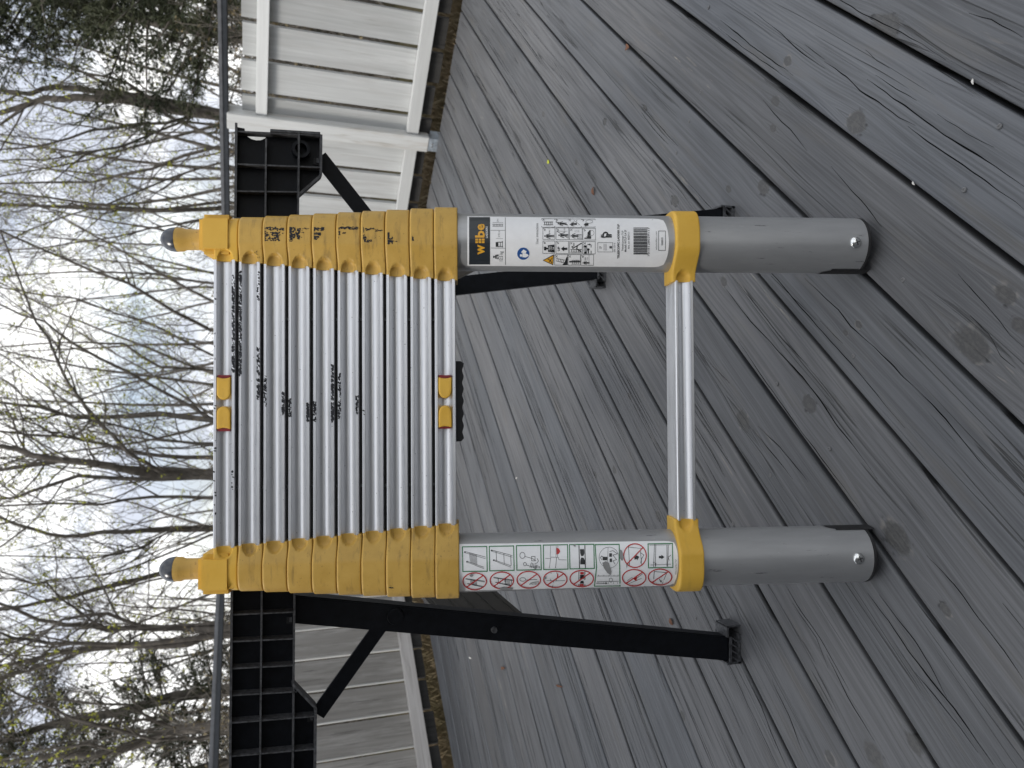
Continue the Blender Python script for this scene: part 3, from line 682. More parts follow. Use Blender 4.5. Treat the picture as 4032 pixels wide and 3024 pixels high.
for side in (1, -1):
    c = CTR[side]
    b = MB(); b.box((c + side * (wcap - wci) / 2, 0, (stage[0][0] + .006 + s_cap) / 2), ((wcap + wci) / 2, .0245, (s_cap - stage[0][0] - .006) / 2))
    o = b.build('cap_block', M_YELC, ladder, smooth=True, bevel=.006); o.data.set_sharp_from_angle(angle=math.radians(40))
    lathe([(r_tip * .9, s_cap - .012), (r_tip * .88, s_cap), (r_tip * .84, s_cap + .008), (r_tip * .86, s_dome - .011), (r_tip * .97, s_dome - .007), (r_tip * .985, s_dome)], c, name='end_piece', mat=M_YEL)
    hgt = s_tip - s_dome; lathe([(r_tip, s_dome), (r_tip, s_dome + .002)] + [(r_tip * math.cos(t), s_dome + .002 + (hgt - .002) * math.sin(t)) for t in [i * math.pi / 2 / 9 for i in range(1, 9)]] + [(.0005, s_tip)], c, name='end_dome', mat=M_DOME)
# inner tubes seen between the clamps, and the big lower tubes
TOPT = stage[9][0] + .006
def tube_mesh(c, r, z0, z1, name, mat, n=72, rin=None):
    zs = [z0, z0 + .0006, z1]; vs = []; 
    for z, q in ((z0, r - .0007), (z0 + .0006, r), (z1, r)): vs += [(c + q * math.cos(6.28318 * k / n), q * math.sin(6.28318 * k / n), z) for k in range(n)]
    fs = [(i * n + k, i * n + (k + 1) % n, (i + 1) * n + (k + 1) % n, (i + 1) * n + k) for i in range(2) for k in range(n)] + [tuple(range(n))[::-1], tuple(2 * n + k for k in range(n))]
    o = mesh_obj(name, vs, fs, mat, ladder, smooth=True); o.data.set_sharp_from_angle(angle=math.radians(35)); return o
RT_ = avg(loc(2300, 850)[0] - loc(2300, 1081)[0], loc(2300, 2082)[0] - loc(2300, 2312)[0], loc(3300, 867)[0] - loc(3300, 1085)[0], loc(3300, 2077)[0] - loc(3300, 2287)[0]) / 2 * .985
s_foot = loc(3422, 970, RT_)[1]
print('tube r', RT_, 's_foot', s_foot)
BS1, BS0 = loc(2666, 960, RT_ + .005)[1], loc(2757, 960, RT_ + .005)[1]
rs1, rs0 = loc(2662, 1500, FR)[1], loc(2735, 1500, FR)[1]
GB = avg(CTR[1] - loc(2700, 1110, FR)[0], loc(2700, 2047, FR)[0] - CTR[-1]); HB = avg(loc(2690, 841)[0] - CTR[1], CTR[-1] - loc(2690, 2318)[0])
print('bottom clamp', BS0, BS1, 'rung', rs0, rs1, GB, HB)
for side in (1, -1):
    c = CTR[side]
    tube_mesh(c, RT_, s_foot, TOPT, 'tube', M_TUBE)
    lathe([(hw[4] * .62, stage[9][0]), (hw[4] * .62, s_cap - .01)], c, name='inner_tube', mat=M_TUBE)
    # rubber foot
    lathe([(RT_ * .93, -.0012), (RT_ * .985, .0), (RT_ * 1.012, .0012), (RT_ * 1.012, s_foot - .0008), (RT_ * .99, s_foot - .0002)], c, n=60, name='rubber_foot', mat=M_RUB)
    lathe([(RT_ * .80, -.004), (RT_ * .9, -.0005), (RT_ * .9, s_foot + .001)], c, n=40, name='foot_core', mat=M_RUB)
    cl = clamp(side, min(rs0, BS0) - .0005, max(BS1, rs1) + .001, HB, GB, RT_ + .0052, M_YELC, name='clamp', rnd=.003)
    # slot cut into the inner side near the foot
    z0, z1 = loc(3400, 1075)[1], loc(3225, 1075)[1]; b = MB(); n = 8; vs_ = []
    for k in range(n + 1):
        th = math.radians(66 + 40 * k / n)
        for z in ((z0, z1 - (.010 if k < 2 else .004 * (1 if k < 3 else 0))) if True else ()):
            vs_.append((c - side * (RT_ + .0006) * math.sin(th), -(RT_ + .0006) * math.cos(th), z))
    mesh_obj('slot', vs_, [(2 * k, 2 * k + 1, 2 * k + 3, 2 * k + 2) for k in range(n)], M_RUB, ladder)
o, x0, x1 = rung(rs0, rs1 - rs0, GB); rungs.append((o, rs0, x0, x1))
# pan-head screws in the feet
for (px, py), side in (((3369, 955), 1), ((3381, 2199), -1)):
    x, z = loc(px, py, RT_); c = CTR[side]; th = math.asin(max(-1, min(1, (x - c) / RT_)))
    R3 = Matrix.Rotation(th, 4, 'Z') @ Matrix.Rotation(math.radians(90), 4, 'X')
    n = 24; pr = [(.0078, -.001), (.0076, .0012), (.0064, .0028), (.004, .0038), (.0012, .0041)]
    vs_ = [(r * math.cos(6.2832 * k / n), r * math.sin(6.2832 * k / n), zz) for r, zz in pr for k in range(n)]
    fs_ = [(i * n + k, i * n + (k + 1) % n, (i + 1) * n + (k + 1) % n, (i + 1) * n + k) for i in range(4) for k in range(n)] + [tuple(4 * n + k for k in range(n))]
    s_ = mesh_obj('foot_screw', vs_, fs_, M_CHR, ladder, smooth=True)
    s_.matrix_local = Matrix.Translation((c + RT_ * math.sin(th), -RT_ * math.cos(th), z)) @ R3
    b = MB()
    for a in (.35, .35 + math.pi / 2): b.bar((-.0038 * math.cos(a), -.0038 * math.sin(a), .0040), (.0038 * math.cos(a), .0038 * math.sin(a), .0040), .0008, .0004, (0, 0, 1))
    b.build('cross_recess', M_RUB, s_)
# release buttons on the top and tenth rung
def button(i, ya, yb, round_low, red, point):
    """slides in the rung groove; ya<yb image rows; round_low = rounded end towards larger y"""
    o, z0, xa, xb = rungs[i]; zc = z0 + HR * .51; hz = HR * .315
    xA, xB = loc(xm_[i] if i else 878, ya, FR)[0], loc(xm_[i] if i else 878, yb, FR)[0]      # xA > xB
    out_ = []
    n = 14; L_ = hz * (1.5 if point else 1.0)
    if round_low: x_end, x_flat, sg = xB, xA, -1
    else: x_end, x_flat, sg = xA, xB, 1
    for k in range(n + 1):
        t = -math.pi / 2 + math.pi * k / n
        out_.append((x_end - sg * L_ + sg * L_ * (math.cos(t) if not point else math.cos(t) ** .8), zc + hz * math.sin(t)))
    out_ += [(x_flat, zc + hz)] + [(x_flat + sg * .0016 * math.sin(math.pi * k / 6), zc + hz - 2 * hz * k / 6) for k in range(1, 6)] + [(x_flat, zc - hz)]
    cx_ = avg(*[p[0] for p in out_]); m = len(out_)
    vs_ = []
    for f, k in ((FR - .006, 1.0), (FR + .0005, 1.0), (FR + .0018, .955), (FR + .0022, .86), (FR + .0018, .5)):
        for x, z in out_: vs_.append((cx_ + (x - cx_) * (1 - (1 - k) * .6), -f, zc + (z - zc) * k))
    fs_ = [(q * m + k, q * m + (k + 1) % m, (q + 1) * m + (k + 1) % m, (q + 1) * m + k) for q in range(4) for k in range(m)] + [tuple(4 * m + k for k in range(m)), tuple(range(m))[::-1]]
    bo = mesh_obj('release_button', vs_, fs_, M_YELC, ladder, smooth=True)
    bm = bmesh.new(); bm.from_mesh(bo.data); bmesh.ops.recalc_face_normals(bm, faces=bm.faces); bm.to_mesh(bo.data); bm.free(); bo.data.set_sharp_from_angle(angle=math.radians(50))
    b = MB(); b.box((x_flat - sg * red / 2, -(FR - .0045), zc + hz * .04), (red / 2 + .001, .0032, hz * .86)); b.build('red_indicator', M_RED, bo)
button(0, 1485, 1574, True, .0016, False); button(0, 1600, 1690, False, .0016, False)
button(9, 1485, 1568, True, .0016, True); button(9, 1596, 1683, False, .0006, True)
# finger grip under the tenth rung
xa, xb = loc(1815, 1424)[0], loc(1815, 1736)[0]; zt_ = stage[9][0] + .0036; zg = loc(1827, 1580, .0)[1]; out_ = [(xa, zt_), (xa, zg + .004), (xa - .003, zg)]
nb = 40
for k in range(nb + 1):
    t = k / nb; x = xa - .004 + (xb + .004 - xa + .004) * t; out_.append((x, zg + .0019 * (1 - math.cos(2 * math.pi * 6 * t)) * .5 + (.0004)))
out_ += [(xb, zg + .004), (xb, zt_)]
b = MB(); b.prism([Vector((x, -.012, z)) for x, z in out_], (0, .024, 0)); b.build('finger_grip', M_RUB, ladder)
# locking pins in the slits between the rungs
for i in range(9):
    for xq in (.105, -.105):
        b = MB(); zc = stage[i][0] + .0017; b.tube([Vector((OFFX + xq + .01 * i * 0, -.004, zc)), Vector((OFFX + xq, -.0165, zc))], [.0016, .0016], 8, True); b.build('lock_pin', M_RIB, ladder)
    b = MB(); b.box((OFFX, .002, stage[i][0] + .0017), ((rungs[i][3] - rungs[i][2]) / 2 - .004, .014, .0021)); b.build('spacer', M_RUB, ladder)
# ---- scuffs: black rubber streaks on the rung lips and clamps
rs = random.Random(3)
def blot(cx, cz, rx_, rz_, sl, n=7):
    p = []
    for k in range(n):
        a = 2 * math.pi * k / n + rs.uniform(-.25, .25); r = rs.uniform(.55, 1.1)
        x, z = rx_ * r * math.cos(a), rz_ * r * math.sin(a); p.append((cx + x + sl * z, cz + z))
    return p
def lip_scuff(i, lip, y0, y1, dens, slant):
    o, z0, xa, xb = rungs[i]; zc = z0 + (HR * .088 if lip == 'low' else HR * .915); hz = HR * (.085 if lip == 'low' else .078); x0 = loc(xm_[i] if i else 878, y0, FR)[0]; x1 = loc(xm_[i] if i else 878, y1, FR)[0]
    v = []; f = []
    n = int(abs(x1 - x0) / .0008 * dens)
    for k in range(n):
        cx = x0 + (x1 - x0) * rs.random(); cz = zc + rs.uniform(-.7, .7) * hz
        pts = blot(cx, cz, rs.uniform(.0006, .0021), rs.uniform(.0005, .0020), slant * rs.uniform(.6, 1.4))
        b0 = len(v); v += [(x, -(FR + .00012 + k * 2e-8), min(zc + hz, max(zc - hz, z))) for x, z in pts]; f.append(tuple(range(b0, b0 + len(pts))))
    tag(mesh_obj('scuff', v, f, M_MARK, o), kind='stuff')
for a in ((0, 'low', 1110, 1470, 1.5, .9), (1, 'up', 1065, 1480, 1.5, .5), (1, 'low', 1060, 1180, .35, .3), (1, 'low', 1370, 1576, 1.2, .9), (2, 'up', 1478, 1600, .9, .6), (2, 'low', 1545, 1633, 1.6, .1), (3, 'up', 1570, 1640, 1.3, .2),
          (3, 'low', 1588, 1660, 2.2, .1), (4, 'up', 1582, 1660, 1.5, .1), (4, 'low', 1435, 1662, 1.7, .5), (5, 'up', 1470, 1652, 1.2, .3), (5, 'low', 1558, 1636, 1.5, .4), (6, 'up', 1615, 1632, .5, .3), (0, 'low', 1855, 1960, .18, .2), (0, 'up', 1100, 2100, .05, .2), (0, 'low', 1085, 1115, .4, .4)):
    lip_scuff(*a)
def clamp_scuff(i, side, patches):
    v = []; f = []; k = 0; xc = xm_[i]
    for (xa, ya, xb, yb, dens, rx_, rz_) in patches:
        n = int(dens)
        for _ in range(n):
            px, py = rs.uniform(xa, xb), rs.uniform(ya, yb)
            x, z = loc(px, py, Fs[i]); pts = blot(x, z, rs.uniform(.5, 1.2) * rx_, rs.uniform(.5, 1.2) * rz_, rs.uniform(-.2, .2), 8); b0 = len(v); k += 1
            for (x, z) in pts:
                u = side * (x - CTR[side]); u = max(-gi[i] + .001, min(hw[i] - .001, u)); z = max(stage[i][0] + .0025, min(stage[i][1] - .0035, z))
                v.append((x, -(front_f(u, hw[i], gi[i], Fs[i]) + .00025 + k * 1e-7), z))
            f.append(tuple(range(b0, b0 + len(pts))))
    tag(mesh_obj('scuff', v, f, M_MARK, ladder), kind='stuff')
clamp_scuff(2, 1, [(1030, 895, 1115, 905, 26, .0012, .0022), (1030, 895, 1048, 948, 34, .0012, .0014), (1050, 915, 1100, 948, 60, .0012, .0015), (1085, 897, 1115, 925, 14, .001, .001)])
clamp_scuff(3, 1, [(1128, 895, 1180, 940, 90, .0014, .0018), (1180, 900, 1195, 935, 9, .0008, .001), (1128, 895, 1150, 952, 40, .0014, .0016), (1180, 897, 1215, 902, 7, .0006, .0015)])
clamp_scuff(4, 1, [(1229, 895, 1275, 907, 34, .0011, .0020), (1229, 917, 1262, 925, 22, .0012, .0018), (1229, 930, 1255, 942, 22, .0012, .0016), (1229, 895, 1238, 945, 14, .0014, .001)])
clamp_scuff(5, 1, [(1328, 893, 1410, 903, 44, .0009, .0020), (1328, 900, 1340, 925, 14, .0012, .001), (1345, 915, 1365, 920, 5, .0006, .0014), (1328, 932, 1335, 950, 6, .0006, .0008)])
clamp_scuff(6, 1, [(1424, 896, 1435, 915, 12, .001, .001), (1440, 897, 1475, 908, 18, .0007, .0018), (1475, 903, 1512, 912, 14, .0006, .0016), (1424, 925, 1440, 958, 26, .0013, .0013), (1440, 945, 1462, 957, 12, .0008, .0016), (1475, 925, 1510, 940, 5, .0006, .0006)])
clamp_scuff(7, 1, [(1521, 918, 1532, 960, 46, .0016, .0014), (1532, 935, 1545, 958, 20, .0012, .0012), (1545, 947, 1565, 952, 8, .0006, .0014)])
clamp_scuff(8, 1, [(1619, 930, 1628, 948, 18, .0012, .0012)])
clamp_scuff(1, 1, [(1000, 985, 1012, 1000, 10, .0005, .0008), (1008, 1005, 1020, 1012, 4, .0005, .0006)])
clamp_scuff(7, -1, [(1527, 2313, 1548, 2318, 12, .0005, .0014)])

# ------------------------------------------------------------------ stickers on the lower tubes
def cyl(x, y, side, r):
    """photo pixel -> (arc length q, height s) on the tube surface of radius r"""
    d = lray(x, y); c = CTR[side]; ox, oy = CL.x - c, CL.y
    A = d.x * d.x + d.y * d.y; B = 2 * (ox * d.x + oy * d.y); C_ = ox * ox + oy * oy - r * r; disc = B * B - 4 * A * C_
    t = (-B - math.sqrt(max(0, disc))) / (2 * A); X, Y_, Z = ox + d.x * t, oy + d.y * t, CL.z + d.z * t
    return math.atan2(X, -Y_) * r, Z
class Sticker:
    def __init__(s, side, ox, oy, sc):
        s.side = side; s.ox, s.oy, s.sc = ox, oy, sc; s.lay = {}; s.k = 0
    def qs(s, x, y): return cyl(s.ox + x * s.sc, s.oy + y * s.sc, s.side, RT_)
    def pt(s, q, z, h): 
        r = RT_ + h; a = q / RT_; return (CTR[s.side] + r * math.sin(a), -r * math.cos(a), z)
    def poly(s, pts, mat, h=.0006, sub=1):
        """filled polygon in crop pixels (any outline), subdivided so that it follows the curve"""
        P_ = []
        for i, (x, y) in enumerate(pts):
            x2, y2 = pts[(i + 1) % len(pts)]; n = max(1, int(math.hypot(x2 - x, y2 - y) / 30)) if sub else 1
            for k in range(n): P_.append((x + (x2 - x) * k / n, y + (y2 - y) * k / n))
        v, f = s.lay.setdefault(mat.name, ([], [])); b = len(v); s.k += 1
        for x, y in P_: v.append(s.pt(*s.qs(x, y), h + s.k * 1.5e-8))
        from mathutils.geometry import tessellate_polygon
        for tri in tessellate_polygon([[Vector((x, y, 0)) for x, y in P_]]): f.append(tuple(b + i for i in tri))
    def strip(s, pts, wd, mat, h=.0006, closed=False):
        pts = list(pts); n = len(pts)
        for i in range(n if closed else n - 1):
            (x, y), (x2, y2) = pts[i], pts[(i + 1) % n]; L_ = math.hypot(x2 - x, y2 - y)
            if L_ < 1e-6: continue
            nx, ny = -(y2 - y) / L_ * wd / 2, (x2 - x) / L_ * wd / 2; m = max(1, int(L_ / 40))
            ex, ey = (x2 - x) / L_ * wd * .3, (y2 - y) / L_ * wd * .3
            x, y, x2, y2 = x - ex, y - ey, x2 + ex, y2 + ey
            v, f = s.lay.setdefault(mat.name, ([], [])); b = len(v); s.k += 1
            for k in range(m + 1):
                t = k / m; X, Y_ = x + (x2 - x) * t, y + (y2 - y) * t
                v.append(s.pt(*s.qs(X + nx, Y_ + ny), h + s.k * 1.5e-8)); v.append(s.pt(*s.qs(X - nx, Y_ - ny), h + s.k * 1.5e-8))
            f += [(b + 2 * k, b + 2 * k + 1, b + 2 * k + 3, b + 2 * k + 2) for k in range(m)]
    def box(s, x0, y0, x1, y1, wd, mat, h=.0006): s.strip([(x0, y0), (x1, y0), (x1, y1), (x0, y1)], wd, mat, h, True)
    def rect(s, x0, y0, x1, y1, mat, h=.0006): s.poly([(x0, y0), (x1, y0), (x1, y1), (x0, y1)], mat, h)
    def ell(s, cx, cy, rx_, ry_, mat, h=.0006, n=24): s.poly([(cx + rx_ * math.cos(6.2832 * k / n), cy + ry_ * math.sin(6.2832 * k / n)) for k in range(n)], mat, h, 0)
    def ering(s, cx, cy, rx_, ry_, wd, mat, h=.0006, n=32): s.strip([(cx + rx_ * math.cos(6.2832 * k / n), cy + ry_ * math.sin(6.2832 * k / n)) for k in range(n)], wd, mat, h, True)
    def text(s, string, x0, x1, y0, y1, mat, bold=0.0, h=.0007):
        """writing that reads left to right when upright: from y1 (start) to y0 (end); x0 = top, x1 = baseline in crop pixels"""
        cu = bpy.data.curves.new('writing', 'FONT'); cu.body = string; cu.offset = bold; cu.resolution_u = 2
        to = bpy.data.objects.new('writing', cu); me = bpy.data.meshes.new_from_object(to)
        xs = [p.co.x for p in me.vertices]; ys = [p.co.y for p in me.vertices]
        a0, a1, b1 = min(xs), max(xs), max(ys); b0 = min(0, 0)
        if not any(ch in string for ch in 'gpy,'): b0 = min(ys)
        v, f = s.lay.setdefault(mat.name, ([], [])); b = len(v); s.k += 1
        for p in me.vertices:
            X = x1 - (p.co.y - b0) / (b1 - b0) * (x1 - x0); Y_ = y1 - (p.co.x - a0) / (a1 - a0) * (y1 - y0)
            v.append(s.pt(*s.qs(X, Y_), h + s.k * 1.5e-8))
        f += [tuple(b + i for i in q.vertices) for q in me.polygons]
        bpy.data.objects.remove(to); bpy.data.meshes.remove(me); bpy.data.curves.remove(cu)
    def finish(s, outline, name, names, label):
        save = s.lay; s.lay = {}; 
        # the paper: a grid inside the outline
        (xa, ya), (xb, yb) = outline; rows = []
        nx, ny = 40, 18; v = []; f = []
        for i in range(nx + 1):
            for j in range(ny + 1):
                tx, ty = i / nx, j / ny
                x = xa(ty) + (xb(ty) - xa(ty)) * tx; y = ya(tx) + (yb(tx) - ya(tx)) * ty
                v.append(s.pt(*s.qs(x, y), .00025))
        f = [(i * (ny + 1) + j, i * (ny + 1) + j + 1, (i + 1) * (ny + 1) + j + 1, (i + 1) * (ny + 1) + j) for i in range(nx) for j in range(ny)]
        st = mesh_obj(name, v, f, M_WHITE, ladder, smooth=True); st['label'] = label
        for mn, (v, f) in save.items():
            o = mesh_obj(names.get(mn, 'print'), v, f, bpy.data.materials[mn], st); o['kind'] = 'stuff'
        return st
K, Gr, Y_, W = M_PK, M_PGR, M_PY, M_WHITE
S = Sticker(1, 1780, 780, .45208)
S.rect(148, 168, 331, 576, M_PN, .0005)
for t_, a, bb_ in (('w', 405, 490), ('b', 286, 345), ('e', 228, 283)): S.text(t_, 200 if t_ == 'b' else 222, 284, a, bb_, Y_, .03, .0009)
for q in range(3): S.rect(203 + q * 28, 354, 203 + q * 28 + 23, 371, Y_, .0009); S.rect(203 + q * 28, 375, 203 + q * 28 + 23, 392, Y_, .0009)
S.text('LADDERS', 293, 310, 250, 348, W, .012, .0009)
S.strip([(335, 282), (465, 283)], 3, Gr); S.strip([(337, 434), (467, 436)], 3, Gr); S.strip([(463, 172), (465, 576)], 4, K)
# small pictures: long ladder, folded ladder, weight
def ladder_icon(S, x0, y0, x1, y1, n, wd, mat=K):
    S.strip([(x0, y0), (x1, y0)], wd, mat); S.strip([(x0, y1), (x1, y1)], wd, mat)
    for k in range(n): 
        x = x0 + (x1 - x0) * (k + .5) / n; S.strip([(x, y0), (x, y1)], wd, mat)
ladder_icon(S, 352, 230, 445, 247, 7, 3); S.strip([(352, 215), (445, 215)], 2, Gr); S.text('3.4 m', 388, 404, 184, 212, Gr)
S.rect(380, 383, 402, 424, K); S.strip([(402, 384), (442, 384)], 5, K); S.strip([(402, 422), (442, 422)], 5, K); S.strip([(420, 384), (420, 422)], 4, K); S.strip([(438, 375), (438, 428)], 4, K); S.strip([(384, 352), (442, 352)], 2, Gr); S.text('0.92 m', 400, 416, 288, 340, Gr)
def weight(S, x0, y0, x1, y1):
    cy = (y0 + y1) / 2; h = (y1 - y0) / 2; w_ = x1 - x0
    S.rect(x0, cy - h * .45, x0 + w_ * .22, cy + h * .45, K); S.rect(x0 + w_ * .2, cy - h * .2, x0 + w_ * .42, cy + h * .2, K)
    S.poly([(x0 + w_ * .38, cy - h * .8), (x1, cy - h), (x1, cy + h), (x0 + w_ * .38, cy + h * .8)], K)
weight(S, 358, 490, 405, 530); S.text('kg', 382, 400, 499, 521, W, .01, .0009); S.text('12.5 kg', 411, 440, 463, 546, Gr)
S.text('User instructions', 728, 750, 222, 398, Gr)
S.ell(620, 483, 53, 52, M_PB); S.ell(600, 497, 11, 11, W, .0009); S.poly([(612, 478), (640, 480), (660, 487), (668, 500), (640, 515), (612, 512)], W, .0009); S.poly([(600, 470), (622, 446), (650, 462), (640, 478), (618, 478)], W, .0009)
bxs = [(780, 182, 893, 255), (895, 183, 1010, 255), (1010, 184, 1125, 257), (1125, 185, 1245, 255), (790, 261, 895, 360), (905, 262, 1015, 361), (1022, 263, 1132, 363), (1138, 265, 1248, 366), (790, 374, 895, 480), (905, 375, 1013, 481), (1022, 377, 1132, 483), (1140, 378, 1246, 485), None, (893, 490, 1005, 581), (1010, 490, 1118, 582), (1122, 492, 1232, 583)]
def man(S, x0, y0, x1, y1, lean=0):
    """standing figure: head at the x0 end"""
    cy = (y0 + y1) / 2; L_ = x1 - x0; h = (y1 - y0) / 2
    S.ell(x0 + L_ * .08, cy + lean, L_ * .08, L_ * .085, K)
    S.poly([(x0 + L_ * .2, cy - h * .5 + lean), (x0 + L_ * .2, cy + h * .5 + lean), (x0 + L_ * .58, cy + h * .38), (x0 + L_ * .58, cy - h * .38)], K)
    for sg in (-1, 1):
        S.strip([(x0 + L_ * .55, cy + sg * h * .22), (x1, cy + sg * h * .3)], h * .36, K); S.strip([(x0 + L_ * .22, cy + sg * h * .55 + lean), (x0 + L_ * .6, cy + sg * h)], h * .26, K)
def check(S, x, y): S.strip([(x - 4, y + 8), (x + 8, y + 2), (x - 8, y - 9)], 4, K)
def cross(S, x, y): S.strip([(x - 9, y - 9), (x + 9, y + 9)], 3, Gr, .00065); S.strip([(x - 9, y + 9), (x + 9, y - 9)], 3, Gr, .0007)
for i, q in enumerate(bxs):
    if q is None: continue
    x0, y0, x1, y1 = q; S.box(x0, y0, x1, y1, 3.2, Gr); w_ = x1 - x0; h_ = y1 - y0
    (cross if i in (0, 2, 6, 10, 11, 13, 14) else check)(S, x0 + 15, (y0 if i < 4 else y0) + (10 if i < 4 else 16))
ladder_icon(S, 797, 210, 878, 235, 5, 4.5)
man(S, 920, 208, 995, 242); S.strip([(905, 210), (1005, 236)], 6, K)
man(S, 1025, 210, 1085, 244, 4); S.strip([(1060, 196), (1112, 236)], 3, Gr); S.text('1 m', 1076, 1090, 194, 212, Gr)
S.poly([(1146, 233), (1165, 215), (1165, 222), (1187, 222), (1187, 243), (1165, 243), (1165, 250)], K); S.ering(1195, 207, 30, 14, 2.5, Gr)
man(S, 802, 312, 888, 352); S.text('max. 1', 838, 851, 270, 306, K)
man(S, 925, 304, 1008, 345); S.strip([(912, 290), (1008, 348)], 4, K); S.strip([(914, 290), (1005, 290)], 2, Gr); S.text('65-75', 972, 984, 268, 303, K)
man(S, 1032, 310, 1098, 350); ladder_icon(S, 1085, 318, 1128, 352, 3, 3, Gr); S.text('1 2 3', 1066, 1106, 284, 298, Gr)
S.poly([(1150, 355), (1210, 355), (1210, 335), (1172, 318), (1180, 330), (1168, 338), (1178, 345), (1152, 346)], K); S.poly([(1178, 305), (1196, 282), (1206, 280), (1206, 328), (1182, 322)], K); S.ering(1216, 305, 20, 22, 2.5, Gr)
weight(S, 800, 405, 890, 473); S.text('max.', 840, 851, 418, 452, W, .01, .0009); S.text('150', 856, 868, 420, 450, W, .01, .0009); S.text('kg', 872, 884, 426, 446, W, .01, .0009)
S.text('UP', 918, 938, 424, 460, K, .03); S.poly([(947, 441), (975, 420), (975, 432), (1003, 432), (1003, 450), (975, 450), (975, 462)], K)
S.strip([(1050, 437), (1095, 412), (1125, 394)], 8, K); S.strip([(1090, 412), (1085, 440), (1120, 466)], 8, K); S.ell(1046, 424, 7, 7, K); S.strip([(1060, 420), (1060, 390)], 6, K); ladder_icon(S, 1032, 447, 1128, 470, 5, 4)
S.rect(1148, 412, 1172, 430, K); S.rect(1150, 465, 1172, 482, K); 
for k in range(6): S.strip([(1152 + k * 5, 432), (1152 + k * 5, 464)], 2, Gr)
S.ell(1186, 447, 11, 9, K); S.strip([(1186, 448), (1186, 478)], 8, K); S.strip([(1210, 408), (1210, 480)], 6, K); S.poly([(1178, 401), (1195, 401), (1195, 394), (1208, 404), (1195, 414), (1195, 407), (1178, 407)], K)
S.poly([(788, 540), (887, 488), (880, 582)], K, .0006); S.poly([(799, 539), (880, 498), (875, 571)], Y_, .0009); S.strip([(842, 530), (860, 545), (866, 560)], 5, K, .0012); S.strip([(846, 553), (856, 536), (870, 520)], 5, K, .0012); S.ell(836, 527, 4, 4, K, .0012)
S.strip([(905, 523), (985, 538)], 3, K); S.strip([(905, 545), (975, 562)], 3, K); [S.strip([(915 + 14 * k, 525 + 2.6 * k), (912 + 14 * k, 547 + 3 * k)], 3, K) for k in range(5)]; S.poly([(960, 580), (985, 545), (995, 515), (1004, 505), (1003, 580)], K)
S.strip([(1024, 552), (1112, 552)], 13, K); ladder_icon(S, 1040, 540, 1110, 572, 4, 3, Gr)
man(S, 1136, 548, 1195, 576); S.strip([(1192, 494), (1192, 580)], 2, Gr); S.text('max.', 1155, 1166, 512, 540, Gr); S.text('1 m', 1172, 1184, 515, 536, Gr)
S.strip([(1315, 341), (1315, 318), (1322, 305), (1336, 300), (1350, 305), (1356, 318), (1356, 322), (1385, 322)], 13, K); S.strip([(1309, 341), (1332, 341)], 12, K); S.strip([(1340, 338), (1386, 338)], 13, K); S.strip([(1347, 318), (1347, 340)], 12, K)
S.poly([(1306, 344), (1306, 320), (1293, 318), (1300, 326), (1292, 332), (1300, 338), (1293, 346)], K)
S.box(1268, 388, 1398, 468, 3, Gr); [S.strip([(x, 400), (x, 455)], 2.5, Gr) for x in (1322, 1332, 1342)]; S.text('SP', 1282, 1302, 418, 440, Gr); S.rect(1370, 418, 1392, 438, Gr); S.text('EN 131-6', 1406, 1421, 390, 468, Gr)
S.text('TELESCOPIC LADDER TLP', 1438, 1457, 230, 525, K, .03)
S.text('Teleskopstege TLP', 1476, 1491, 285, 460, Gr, .01); S.text('Modell: WTLP-3,4 SF', 1500, 1517, 279, 467, Gr, .015); S.text('Art. nr: 802911', 1529, 1545, 298, 443, Gr, .01)
rb = random.Random(11); yy = 259
while yy < 488:
    wd = rb.choice((2.2, 2.2, 4.4, 4.4, 6.6, 8)); S.rect(1579, yy, 1700 if 266 < yy < 482 else 1708, min(490, yy + wd), K); yy += wd + rb.choice((2.4, 2.4, 4.6, 6))
S.text('7318128029111', 1703, 1719, 264, 506, K)
S.text('wibeladders.com', 1770, 1784, 291, 451, Gr); S.box(1798, 288, 1857, 455, 4, K); S.text('030819', 1820, 1837, 345, 411, K, .01)
S.text('WTLP-3,4 SF', 1740, 1752, 188, 196, Gr)
inames = {K.name: 'black_print', Gr.name: 'grey_print', Y_.name: 'yellow_print', W.name: 'white_print', M_PN.name: 'dark_panel', M_PB.name: 'blue_print', M_PG.name: 'green_print', M_PR.name: 'red_print', M_TORN.name: 'torn_patch'}
S.finish(((lambda t: 133, lambda t: 160 + 22 * t + (14 * max(0, t - .97) / .03)), (lambda t: 1888 - 40 * abs(2 * t - 1) ** 3 - 8 * abs(2 * t - 1), lambda t: 588 + 12 * t - (20 * max(0, t - .97) / .03))), 'sticker', inames, 'white sticker with a dark yellow-lettered heading, safety pictures and a barcode')
# left sticker
S = Sticker(-1, 1780, 2050, .45208)
GN, RD = M_PG, M_PR
for (x0, y0, x1, y1, dy) in ((90, 230, 302, 442, -3), (324, 226, 536, 436, -4), (560, 220, 772, 430, -4), (794, 215, 1005, 425, -4), (1022, 211, 1234, 419, -4), (1706, 204, 1918, 410, -4)):
    S.strip([(x0, y0), (x1, y0 + dy), (x1 + 4, y1 + dy), (x0 + 4, y1)], 8, GN, .0006, True)
S.strip([(1245, 211), (1455, 208), (1462, 568)], 8, GN); S.strip([(1462, 566), (1240, 568)], 6, GN); S.strip([(1245, 211), (1258, 400), (1240, 566)], 8, GN)
for (cx, cy, rx_, ry_) in ((197, 525, 102, 72), (433, 518, 102, 72), (667, 512, 102, 72), (898, 508, 102, 70), (1128, 502, 102, 70), (1585, 494, 102, 70), (1810, 488, 102, 68), (1592, 305, 98, 101)):
    S.ering(cx, cy, rx_, ry_, 9, RD, .0008); S.strip([(cx - rx_ * .7, cy + ry_ * .7), (cx + rx_ * .72, cy - ry_ * .7)], 9, RD, .0009)
